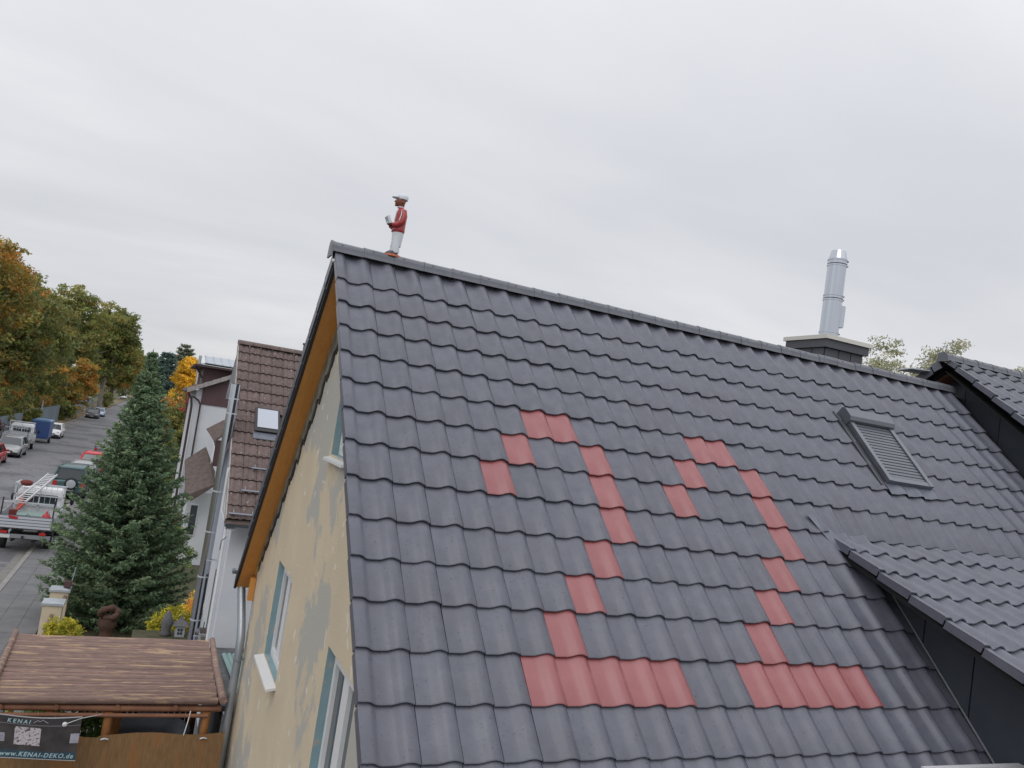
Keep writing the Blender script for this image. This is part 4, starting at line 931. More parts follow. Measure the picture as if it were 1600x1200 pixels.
OLIVE = [(.095,.095,.030),(.075,.085,.028),(.12,.105,.035),(.065,.075,.028)]
ORANGE = [(.17,.09,.024),(.13,.08,.022),(.15,.10,.024),(.09,.078,.022)]
MIXED = [(.17,.085,.022),(.09,.075,.022),(.055,.062,.020),(.13,.095,.022)]
YELL = [(.26,.17,.018),(.22,.14,.018),(.28,.19,.025)]
def tree(name, label, cat, x, y, h, rad, pals, nclump=330, nleaf=34, cr=.85, ls=.2, low=.25, group=None, seedblobs=9, trunk='bark', hollow=.5, tr=.28, flat=1.0):
    root = thing(name, label, cat, (x, y, 0), group)
    bl = [(x, y, h*(.55+low*.3), rad*.72, rad*.72, h*(1-low)*.36)]
    for k in range(seedblobs):
        a = rng.uniform(0, 2*math.pi); t = (k+.5)/seedblobs; zz = h*low + h*(1-low)*(.12+.76*t)
        prof = math.sin(math.pi*min(.97, .20+.72*t))**.65
        d = rad*.62*prof*rng.uniform(.5,1.1); rb = rad*rng.uniform(.34,.5)*(.7+.5*prof)
        bl.append((x+d*math.cos(a), y+d*math.sin(a), min(zz, h-rb*.8), rb, rb, rb*.8*flat))
    limbs(root, (x,y,0), h*.72, h*.018+.05, bl, trunk)
    per = max(1, nclump//len(pals))
    A = []
    for pl, zr in pals:
        sel = [b for b in bl if zr[0]*h <= b[2] <= zr[1]*h] or bl
        A.append(clump_crown(sel, per, nleaf, cr, ls, pl, hollow))
    leaf_object('crown', np.vstack([a[0] for a in A]), np.concatenate([a[1] for a in A]), np.vstack([a[2] for a in A]), 'leaf', root)
    return root
AV = 'avenue trees along the left side of the street'
tree('maple_tree', 'tall maple turning orange at its top, nearest of the roadside trees at the left edge', 'tree', -17.6, 70, 17.2, 7.4, [(MIXED,(.3,1)),(GREEN,(0,.62)),(ORANGE,(.66,1)),(GREEN,(.3,.8))], 760, 40, .85, .20, .14, AV)
tree('roadside_tree', 'rounded dark green roadside tree right behind the orange topped maple', 'tree', -18.5, 88, 18.8, 7.4, [(GREEN,(0,1)),(MIXED,(.3,.9)),(GREEN,(0,.7))], 700, 40, .9, .23, .14, AV)
tree('roadside_tree', 'dark green roadside tree with sagging low crown above the grey sheet fence', 'tree', -17.5, 106, 17.5, 6.8, [(GREEN,(0,1)),(OLIVE,(.3,.9))], 620, 38, .9, .25, .12, AV)
tree('small_maple', 'small orange and yellow autumn tree leaning over the fence end', 'tree', -14.6, 128, 9.0, 4.6, [(ORANGE,(0,1)),(ORANGE,(0,.8)),(MIXED,(0,.7)),(YELL[:1]+ORANGE,(.5,1))], 420, 36, .62, .22, .16, AV)
tree('birch_tree', 'tall airy yellowish green birch rising above the other roadside trees', 'tree', -17.5, 148, 23.2, 7.6, [(OLIVE,(.3,1)),(OLIVE,(.4,1)),(GREEN,(0,.7))], 640, 32, 1.0, .30, .2, AV, trunk='birch', hollow=.25)
tree('birch_tree', 'second airy birch directly behind the tallest one, its crown reaching over the street', 'tree', -13.5, 176, 23.6, 7.4, [(OLIVE,(.2,1)),(GREEN,(0,.7)),(OLIVE,(.4,1))], 640, 32, 1.1, .34, .18, AV, trunk='birch', hollow=.25)
tree('roadside_tree', 'olive green roadside tree with yellow edge overhanging the far street', 'tree', -14.0, 215, 21.5, 7.6, [(OLIVE,(.2,1)),(GREEN,(0,.7)),(ORANGE,(.3,.8))], 560, 34, 1.25, .4, .10, AV)
tree('roadside_tree', 'distant dark roadside tree closing the view at the street end, left half', 'tree', -17.5, 285, 20, 9, [(GREEN,(0,1)),(OLIVE,(.3,1))], 400, 30, 1.6, .5, .05, AV)
tree('roadside_tree', 'distant olive tree at the very end of the street, right half', 'tree', -12, 400, 19, 13, [(OLIVE,(0,1)),(GREEN,(0,1))], 320, 26, 2.0, .65, .05, AV)
tree('roadside_tree', 'broad green tree far behind the fence, filling the left edge under the maple', 'tree', -26, 112, 14, 8, [(GREEN,(0,1)),(MIXED,(.3,1))], 360, 34, 1.1, .3, .1, AV)
tree('roadside_tree', 'distant green tree behind the birches over the left verge', 'tree', -28, 190, 19, 9, [(OLIVE,(0,1)),(GREEN,(0,1))], 320, 30, 1.4, .42, .1, AV)
# right side of the street
tree('yellow_tree', 'bright yellow autumn tree left of the pale metal roofed building', 'tree', .75, 92, 11.4, 2.6, [(YELL,(0,1)),(YELL,(0,1))], 300, 30, .5, .17, .2)
tree('sumac', 'orange and green autumn shrub in front of the yellow tree', 'shrub', .35, 78, 7.0, 2.5, [([(.24,.12,.04),(.17,.11,.04),(.11,.10,.035)],(0,1)),(OLIVE,(0,.6))], 260, 30, .5, .17, .05)
tree('red_shrub', 'small red leaved shrub beside the eave of the maroon gabled house', 'shrub', .05, 50, 7.3, .55, [([(.20,.035,.035),(.15,.06,.04)],(0,1))], 26, 22, .22, .08, .80)
tree('hedge_tree', 'tall brownish green hedge tree beside the white house behind the spruce', 'shrub', -.6, 60, 6.1, 1.7, [([(.10,.09,.035),(.08,.085,.03),(.13,.075,.035)],(0,1)),(OLIVE,(0,.7))], 300, 30, .4, .12, .05)
tree('hedge_tree', 'green hedge shrub low behind the spruce near the white lattice', 'shrub', -1.3, 47, 4.2, 1.5, [(OLIVE,(0,1)),(GREEN,(0,1))], 260, 30, .35, .10, .03)
tree('corner_shrub', 'green shrub with pale flowers at the foot of the white lean-to', 'shrub', -.55, 24.0, 1.9, .85, [([(.07,.10,.025),(.10,.13,.04)],(0,1)),([(.05,.07,.02)],(0,1))], 170, 26, .22, .06, .02)
tree('copper_shrub', 'copper brown garden shrub between spruce and lean-to', 'shrub', .05, 28.5, 1.7, .7, [([(.16,.07,.04),(.10,.07,.03)],(0,1))], 90, 24, .2, .06, .02)
tree('pergola_shrub', 'leafy green shrub seen through the left bay of the pergola', 'shrub', -2.45, 5.6, 2.12, .75, [([(.075,.13,.03),(.10,.16,.045)],(0,1)),([(.05,.09,.025)],(0,1))], 160, 26, .16, .045, .05)
tree('pergola_shrub', 'dark green shrub behind the middle post of the pergola', 'shrub', -1.72, 5.3, 2.05, .6, [([(.04,.07,.02),(.06,.09,.03)],(0,1))], 190, 28, .15, .04, .05)
YB = [(.18,.16,.02),(.14,.135,.02),(.21,.19,.03)]
def bush(label, x, y, h, r_, pal, n=150, ls=.045, cr=.13, name='yellow_shrub', cat='shrub'):
    root = thing(name, label, cat, (x,y,0)); bl = [(x,y,h*.5,r_,r_*.8,h*.5),(x+r_*.4,y,h*.6,r_*.5,r_*.5,h*.38),(x-r_*.4,y,h*.5,r_*.55,r_*.5,h*.4)]
    C, S, K = clump_crown(bl, n, 26, cr, ls, pal, .6); k_ = C[:,2] > .02; leaf_object('foliage', C[k_], S[k_], K[k_], 'leaf', root)
    b = MB(); 
    for q in range(5): b.tube([(x,y,0),(x+rng.normal()*r_*.3,y+rng.normal()*r_*.3,h*.7)], .012, 5)
    b.build('stem', 'bark', root)
bush('bright yellow shrub beside the nearer cream pillar', -2.85, 13.3, 1.20, .42, YB)
bush('bright yellow shrub behind the small lantern house', -.42, 13.5, 1.52, .58, YB, 210)
bush('small orange tipped shrub against the flue of the white house', .02, 14.1, 1.85, .22, [(.30,.17,.06),(.35,.28,.05)], 60)
bush('low yellow ground shrub at the foot of the carved sculpture', -1.35, 13.2, .55, .42, [(.26,.25,.05),(.36,.32,.05),(.14,.15,.04)], 110)
tree('tall_shrub', 'dark maroon shrub at the left edge behind the red car', 'shrub', -13.3, 63.5, 2.9, .9, [([(.07,.018,.02),(.05,.02,.02)],(0,1))], 90, 24, .35, .1, .1)
for (x, y, h, r_, lab) in ((-14.0,88.5,2.6,1.2,'olive shrub in the first gap of the grey sheet fence'),(-14.0,119.5,2.8,1.3,'brownish shrub in the second gap of the grey sheet fence'),(-16.5,80,3.6,2.2,'green bush looking over the grey sheet fence'),(-13.6,196,3.4,2.2,'dark roadside bush beyond the parked dark estate car')):
    tree('roadside_bush', lab, 'shrub', x, y, h, r_, [(OLIVE,(0,1)),(GREEN,(0,1))], 130, 26, .4, .15, .02)
# trees beyond the ridge on the right: thin pale crowns
PALE = [(.13,.13,.085),(.10,.105,.065),(.16,.155,.11)]
for (x, h, r_, lab) in ((77,27.2,5.2,'thin pale green birch crown above the roof ridge, left of the two'),(87,29.6,5.4,'thin pale green birch crown above the ridge, touching the higher roof'),(70,22.8,3.4,'small wispy tree top just clearing the ridge right of the chimney'),(101,28.8,4.6,'sparse wispy tree top behind the higher roof ridge')):
    tree('birch_tree', lab, 'tree', x, 62, h, r_, [(PALE,(.3,1)),(PALE,(.3,1))], 420 if r_ > 4 else 200, 24, .85, .19, .3, trunk='birch', hollow=.2)

# conifers
def conifer(label, x, y, h, prof, levels, ntw, tl, pal, name='spruce_tree', lean=(0,0), per=9, ls=.085, nb=9, group=None):
    root = thing(name, label, 'tree', (x,y,0), group); t = MB(); t.tube([(x,y,0),(x+lean[0]*.5,y,h*.5),(x+lean[0],y+lean[1],h)], [h*.016+.03, h*.010+.02, .01], 9)
    C = []; S = []; K = []; D = []; pal = np.array(pal)
    for i in range(levels):
        z = h*(.015+.975*(i+rng.uniform(0,.5))/levels); rr = np.interp(z/h, prof[0], prof[1]); n_b = max(4, int(nb*(.5+.6*min(1, rr/1.2))))
        a0 = rng.uniform(0, 6.28)
        for k in range(n_b):
            a = a0+2*math.pi*(k+rng.uniform(-.3,.3))/n_b; L = rr*rng.uniform(.72,1.14); cx_, cy_ = x+lean[0]*z/h, y+lean[1]*z/h
            dz0 = .25*(z/h)**2+.02; sag = .16*(1-z/h)+.04
            pts = []
            nn = max(3, int(L/.16))
            for j in range(nn+1):
                s_0 = j/nn; pts.append(np.array([cx_+math.cos(a)*L*s_0, cy_+math.sin(a)*L*s_0, z+L*(dz0*s_0 - sag*s_0*(1-s_0)*1.6 - .10*s_0*(1-z/h)+ .12*s_0**3)]))
            if k % 2 == 0 and L > .4: t.tube([pts[0], pts[nn//2], pts[-1]], [.02+.01*L, .012, .004], 4, caps=False)
            base = pal[rng.integers(len(pal))]*rng.uniform(.75,1.25)
            for j in range(1, nn+1):
                s_0 = j/nn
                if s_0 < .25 and rng.random() < .6: continue
                p = pts[j]; dr = pts[j]-pts[j-1]; dr /= np.linalg.norm(dr); sd_ = np.array([-dr[1], dr[0], 0.])
                for sg in (-1, 1, 0):
                    tw = (dr*.75+sd_*sg*.8+np.array([0,0,rng.uniform(-.25,.15)])); tw /= np.linalg.norm(tw); TLn = tl*(1.15-.55*s_0)*rng.uniform(.6,1.2)*min(1, .3+rr/(2.2*tl))
                    q = rng.random((per,1)); P = p+tw*TLn*q+rng.normal(size=(per,3))*.022*(tl/.3)
                    C.append(P); S.append(ls*rng.uniform(.6,1.25,per)); D.append(np.repeat(tw[None],per,0))
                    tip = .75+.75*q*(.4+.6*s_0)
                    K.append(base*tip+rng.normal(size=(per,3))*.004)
    C = np.vstack(C); keep = C[:,2] > .03
    t.build('trunk', 'bark', root)
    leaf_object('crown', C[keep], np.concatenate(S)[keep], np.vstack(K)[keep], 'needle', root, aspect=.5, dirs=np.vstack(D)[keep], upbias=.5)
SP = [(.056,.082,.046),(.044,.068,.038),(.072,.098,.055)]
conifer('large dense blue green spruce in the front garden between street and white house', -1.84, 17.6, 8.2,
        ([0,.06,.12,.2,.3,.38,.45,.54,.62,.73,.80,.85,.93,1],[1.45,1.75,1.92,1.9,1.74,1.52,1.32,1.08,.86,.58,.40,.28,.10,.03]), 54, 3, .34, SP, lean=(-.22,0), per=11, ls=.066, nb=12)
conifer('slim dark spruce rising just behind the big front garden spruce', -2.6, 96, 9.4, ([0,.3,.6,.85,1],[2.0,1.6,.9,.35,.05]), 26, 3, .8, [(.045,.065,.05),(.035,.055,.045)], per=5, ls=.24, nb=8)
conifer('distant dark conifer left of the yellow tree', -2.2, 124, 12.2, ([0,.4,.7,.9,1],[3.0,2.4,1.7,.9,.2]), 24, 3, .9, [(.05,.075,.065),(.045,.065,.06)], per=5, ls=.28, nb=8)
conifer('distant grey green conifer peeking above the yellow tree', .2, 130, 14.2, ([0,.4,.7,.9,1],[3.0,2.4,1.7,1.0,.3]), 22, 3, .9, [(.07,.08,.055)], per=5, ls=.28, nb=8)

# grass tufts of the lawn strip, fallen leaves on the verge
n = 2600; C = np.stack([rng.uniform(-14.4,-11.6,n), 45+rng.random(n)**1.6*160, np.full(n,.075)], 1); C[C[:,0] > -12.8, 2] = .012
o = leaf_object('fallen_leaves', C, rng.uniform(.04,.09,n), np.array([(.22,.13,.04)])*rng.uniform(.6,1.4,(n,1)), 'leaf', None, upbias=4); o['kind'] = 'stuff'; o['label'] = 'brown fallen leaves lying along the left verge'
n = 9000; C = np.stack([rng.uniform(-3.4,3.5,n), rng.uniform(17,48,n), rng.uniform(.02,.12,n)], 1); C = C[(C[:,0] < .2)]; n = len(C)
o = leaf_object('ground_cover', C, rng.uniform(.03,.07,n), np.array([(.055,.075,.022)])*rng.uniform(.5,1.5,(n,1)), 'leaf', None, upbias=2); o['kind'] = 'stuff'; o['label'] = 'low green ground cover in the front garden'

# ================================================================== fences, sign pole, lattice
hg = thing('hedge', 'long overgrown green hedge rising behind the grey sheet fence', 'hedge', (-17.5, 110, 0))
bl = [(-17.6+rng.normal()*.7, y, 2.6+rng.uniform(-.3,.7), 1.8, 3.2, 2.7) for y in np.arange(52, 200, 4.)]
C, S, K = clump_crown(bl, 1700, 24, .7, .2, GREEN+OLIVE+MIXED[:1], .6); leaf_object('foliage', C, S, K, 'leaf', hg)
b = MB()
for q in bl: b.tube([(q[0],q[1],0),(q[0],q[1],2.5)], .1, 6)
o = b.build('stems', 'bark', hg); o['kind'] = 'stuff'
def fence(label, ya, yb, h, x0, x1, pw=2.4):
    t = thing('sheet_fence', label, 'fence', (x0, ya, 0), 'grey sheet fence sections'); n = max(1, int((yb-ya)/pw))
    for k in range(n):
        a = ya+(yb-ya)*k/n; c = a+(yb-ya)/n-.03; xa = x0+(x1-x0)*(a-ya)/(yb-ya); xb = x0+(x1-x0)*(c-ya)/(yb-ya); b = MB(); pts = []
        m_ = 8; hh = h+rng.uniform(-.03,.03)
        for zz in (.08, hh): pts.append([(xa+(xb-xa)*i/m_+(.04 if i % 2 else 0), a+(c-a)*i/m_, zz) for i in range(m_+1)])
        b.loft(pts, caps=False, closed=False, smooth=False); b.loft([[(p[0]-.02,p[1],p[2]) for p in r_] for r_ in pts], caps=False, closed=False, smooth=False); b.build('fence_panel', 'fence', t)
        b = MB(); b.box(xa-.1,xa-.04,a-.03,a+.03,0,hh+.05); b.build('post', 'fence', t)
fence('nearest blue grey sheet fence section behind the white flatbed and silver car', 50, 87, 2.15, -14.5, -14.5)
fence('middle blue grey sheet fence section behind the sign pole', 91, 118, 2.2, -14.9, -14.5)
fence('farthest blue grey sheet fence section beside the dark parked estate', 121, 176, 2.25, -14.6, -14.9)
sp = thing('sign_pole', 'thin pale metal pole standing in front of the middle fence section', 'pole', (-14.2, 97.5, 0)); b = MB(); b.tube([(-14.2,97.5,0),(-14.2,97.5,3.3)], .06, 8); b.build('pole', 'alu', sp)
b = MB(); b.tube([(-14.6,158,0),(-14.6,158,3.0)], .07, 8); tag(b.build('marker_post', 'white'), 'slim pale post at the far end of the sheet fence', 'pole')
lt = thing('lattice_panel', 'white garden lattice panel between spruce and the white gabled house', 'fence', (.2, 58, 0)); b = MB()
for k in range(12):
    b.bar((-.55+k*.13,58,.5),(-.20+k*.13,58,1.6),.04,.02); b.bar((-.20+k*.13,58.03,.5),(-.55+k*.13,58.03,1.6),.04,.02)
b.build('lattice', 'white', lt); b = MB(); b.box(-.6,1.4,57.98,58.05,1.6,1.66); b.box(-.6,1.4,57.98,58.05,.44,.5); b.build('frame', 'white', lt)
df = thing('dark_fence', 'dark blue grey board fence across the far lawn behind the lattice', 'fence', (.8, 66, 0)); 
for k in range(5): b = MB(); b.box(-1.2,3.2,66,66.04,.9+k*.34,.9+k*.34+.33); b.build('board', 'fencedark', df)
b = MB(); b.box(-.9,6,118,119,.03,.05); struct('path', b, 'kerb')
b = MB(); b.box(3.1,3.3,90,135,.0,1.0); tag(b.build('low_wall', 'capgrey'), 'low pale garden wall along the right side of the far lawn', 'wall')

# ================================================================== vehicles
def wheel(par, x, y, r_=.31, w_=.2, side=1, loc=(0,0,0)):
    ox, oy, oz = loc
    def ring(rad, xx): return [(ox+xx, oy+y+rad*math.cos(2*math.pi*j/18), oz+r_+rad*math.sin(2*math.pi*j/18)) for j in range(18)]
    b = MB(); b.loft([ring(r_*.7,x-side*w_),ring(r_*.96,x-side*w_),ring(r_,x-side*(w_-.03)),ring(r_,x-side*.03),ring(r_*.95,x),ring(r_*.64,x+.001*side)], smooth=True); wo = b.build('wheel', 'tyre', par)
    b = MB(); b.loft([ring(r_*.63,x+.004*side),ring(r_*.58,x+.012*side),ring(r_*.2,x-.02*side),ring(.01,x-.0*side)]); b.build('rim', 'rim', wo)
def car(label, loc, L, W, H, pnt, kind='hatch', face=1, group='cars parked along the kerbs', name='parked_car', spare=False):
    t = thing(name, label, 'car' if kind != 'van' else 'van', loc, group)
    ox, oy, oz = loc; f = face; hw = W/2
    belt = H*.62; hood = H*.60
    if kind == 'hatch': fb, ft, rt_, rb = .26*L, .10*L, -.40*L, -.475*L
    elif kind == 'estate': fb, ft, rt_, rb = .22*L, .07*L, -.42*L, -.48*L
    elif kind == 'suv': fb, ft, rt_, rb = .22*L, .10*L, -.45*L, -.475*L; belt = H*.60; hood = H*.585
    elif kind == 'saloon': fb, ft, rt_, rb = .22*L, .06*L, -.22*L, -.36*L
    else: fb, ft, rt_, rb = .36*L, .24*L, -.48*L, -.495*L; belt = H*.52; hood = H*.5
    st = [(-.5*L,.84,.36,.92*belt-.03),(-.485*L,.93,.24,.97*belt),(-.40*L,1,.20,belt),(-.1*L,1,.20,belt),(fb*.8,1,.20,belt-.01),(fb+.05,.985,.20,hood),(.43*L,.95,.21,hood*.86),(.485*L,.86,.25,hood*.66),(.5*L,.76,.32,hood*.52)]
    rings = []
    for y, ws, zb, zt in st:
        w_ = hw*ws; zm = zb+(zt-zb)*.5
        pr = [(-w_*.90,zb),(-w_*.985,zb+.10),(-w_,zm),(-w_*.985,zt-.10),(-w_*.93,zt-.02),(-w_*.6,zt+.015),(0,zt+.022),(w_*.6,zt+.015),(w_*.93,zt-.02),(w_*.985,zt-.10),(w_,zm),(w_*.985,zb+.10),(w_*.90,zb)]
        rings.append([(ox+a, oy+f*y, oz+z) for a, z in pr])
    b = MB(); b.loft(rings)
    # roof shell and pillars
    tw, bw = hw*.74, hw*.93; zr = H
    def P(x, y, z): return (ox+x, oy+f*y, oz+z)
    rr = []
    for y, dz_, ww in ((rt_-.04,-.07,.90),(rt_+.05,-.01,1),( (rt_+ft)/2,.0,1.01),(ft-.08,-.02,.99),(ft+.03,-.07,.92)):
        w_ = tw*ww; rr.append([P(-w_,y,zr+dz_-.05),P(-w_*.97,y,zr+dz_-.015),P(-w_*.6,y,zr+dz_+.0),P(w_*.6,y,zr+dz_),P(w_*.97,y,zr+dz_-.015),P(w_,y,zr+dz_-.05)])
    b.loft(rr)
    for sg in (-1, 1):
        b.bar(P(sg*bw,fb,belt-.02), P(sg*tw*.98,ft,zr-.05), .055, .05); b.bar(P(sg*bw,rb,belt-.02), P(sg*tw*.98,rt_,zr-.05), .10 if kind != 'saloon' else .07, .07)
        ym = .02*L-.08; b.bar(P(sg*bw,ym,belt-.02), P(sg*tw*.985,ym-.03,zr-.05), .06, .05)
        if kind in ('estate','van'): yq = -.27*L; b.bar(P(sg*bw,yq,belt-.02), P(sg*tw*.985,yq,zr-.05), .07, .05)
    bo = b.build('body', pnt, t)
    e = .012
    b = MB(); b.quad(P(-bw+.03,fb-e,belt-.01),P(bw-.03,fb-e,belt-.01),P(tw-.03,ft-e,zr-.06),P(-tw+.03,ft-e,zr-.06)); b.build('windscreen', 'carglass', t)
    b = MB(); b.quad(P(-bw+.05,rb+e,belt+.02),P(bw-.05,rb+e,belt+.02),P(tw-.05,rt_+e,zr-.07),P(-tw+.05,rt_+e,zr-.07)); b.build('rear_window', 'carglass', t)
    for sg in (-1, 1):
        ym = .02*L-.08
        for (ya, yb, ta, tb) in ((ym,fb,ym-.03,ft),(rb,ym,rt_,ym-.03)):
            b = MB(); b.quad(P(sg*(bw-.012),ya,belt-.01),P(sg*(bw-.012),yb,belt-.01),P(sg*(tw-.012),tb,zr-.06),P(sg*(tw-.012),ta,zr-.06)); b.build('side_window', 'carglass', t)
        b = MB(); b.box(0,1,0,1,0,1); x0 = sg*(hw*.95); b = MB(); b.ell(P(sg*(hw+.07),fb-.22,belt+.06),(.09,.055,.065),8,6); b.bar(P(sg*hw*.93,fb-.2,belt+.0),P(sg*(hw+.05),fb-.2,belt+.05),.03); b.build('mirror', pnt if kind != 'suv' else 'black', t)
        b = MB(); b.add([P(sg*hw*.55,.488*L,hood*.72),P(sg*hw*.86,.462*L,hood*.74),P(sg*hw*.90,.452*L,hood*.86),P(sg*hw*.60,.474*L,hood*.84)], [(0,1,2,3)]); b.v = [(p[0],p[1]+f*.014,p[2]) for p in b.v]; b.build('headlight', 'lamp', t)
        b = MB(); b.cbox(P(sg*hw*.80,-.497*L,belt*.80),(.20,.05,.20 if kind != 'suv' else .26)); b.build('tail_light', 'redlamp', t)
        for yy in (.31*L, -.30*L):
            wr = .31 if kind != 'suv' else .35
            b = MB(); b.loft([[P(sg*(hw-.22),yy+(wr+.06)*math.cos(a),wr+(wr+.06)*math.sin(a)) for a in [2*math.pi*j/18 for j in range(18)]],[P(sg*(hw+.006),yy+(wr+.06)*math.cos(a),wr+(wr+.06)*math.sin(a)) for a in [2*math.pi*j/18 for j in range(18)]]]); b.build('wheel_arch', 'black', t)
            wheel(t, sg*(hw+.015), f*yy, wr, .2, sg, loc)
        b = MB(); b.bar(P(sg*hw*1.004,-.38*L,belt*.72),P(sg*hw*1.004,.2*L,belt*.72),.012,.03); b.bar(P(sg*hw*1.0,.0,belt*.94),P(sg*hw*1.0,.0,.32),.006,.012); b.build('side_strip', 'black', t)
    b = MB(); b.box(ox-hw*.86,ox+hw*.86,*sorted((oy+f*.478*L,oy+f*.507*L)),oz+.24,oz+.42); b.box(ox-hw*.45,ox+hw*.45,*sorted((oy+f*.47*L,oy+f*.502*L)),oz+.45,oz+.55); b.build('front_grille', 'black', t)
    b = MB(); b.box(ox-hw*.88,ox+hw*.88,*sorted((oy-f*.478*L,oy-f*.510*L)),oz+.26,oz+.46); b.build('rear_bumper', 'black' if kind == 'suv' else pnt, t)
    b = MB(); b.box(ox-.26,ox+.26,*sorted((oy+f*.507*L,oy+f*.515*L)),oz+.35,oz+.46); b.box(ox-.26,ox+.26,*sorted((oy-f*.50*L,oy-f*.515*L)),oz+.52,oz+.64); b.build('number_plate', 'plate', t)
    if spare:
        yy = oy-f*(.5*L+.02); c = (ox+.12, oz+.92)
        def rg(rad, y): return [(c[0]+rad*math.cos(2*math.pi*j/20), y, c[1]+rad*math.sin(2*math.pi*j/20)) for j in range(20)]
        b = MB(); b.loft([rg(.22,yy),rg(.34,yy),rg(.345,yy-f*.10),rg(.33,yy-f*.17),rg(.24,yy-f*.185)]); so2 = b.build('spare_wheel', 'tyre', t)
        b = MB(); b.loft([rg(.235,yy-f*.186),rg(.20,yy-f*.20),rg(.08,yy-f*.195),rg(.01,yy-f*.20)]); b.build('wheel_cover', 'capgrey', so2)
    return t
car('teal off-road car with spare wheel on its back, between the flatbed and the spruce', (-5.6, 44.0, 0), 4.1, 1.74, 1.84, 'p_teal', 'suv', 1, spare=True)
car('silver grey car ahead of the teal off-road car, mostly its roof showing', (-5.55, 50.9, 0), 4.2, 1.72, 1.46, 'p_silver', 'estate', 1)
car('red hatchback parked on the right kerb beyond the silver grey car', (-5.58, 58.6, 0), 3.9, 1.66, 1.46, 'p_red', 'hatch', 1)
car('dark grey estate peeking out behind the spruce on the right kerb', (-5.5, 71.2, 0), 4.5, 1.76, 1.56, 'p_grey', 'estate', 1)
car('bright red car at the left edge of the photo seen from behind', (-11.85, 56.2, 0), 3.9, 1.66, 1.46, 'p_red', 'hatch', 1)
car('silver hatchback facing the viewer in front of the white flatbed', (-11.65, 63.4, 0), 4.2, 1.72, 1.48, 'p_silver', 'hatch', -1)
car('white hatchback facing the viewer just beyond the blue trailer', (-11.45, 86.6, 0), 4.0, 1.68, 1.5, 'p_white', 'hatch', -1)
car('very dark estate facing the viewer on the far left kerb', (-11.7, 138, 0), 4.6, 1.8, 1.5, 'p_dark', 'estate', -1)
car('pale blue car directly behind the very dark estate', (-11.4, 147, 0), 4.4, 1.76, 1.5, 'p_lblue', 'hatch', -1)
car('distant white car parked on the verge beside the fence end', (-19.5, 228, 0.06), 4.5, 1.8, 1.5, 'p_white', 'saloon', -1)
car('distant white van in the far street bend', (-14.5, 300, 0), 5.6, 2.0, 2.2, 'p_white', 'van', -1)
car('distant silver car beyond the white van', (-17.5, 345, 0), 4.4, 1.8, 1.5, 'p_silver', 'estate', -1)

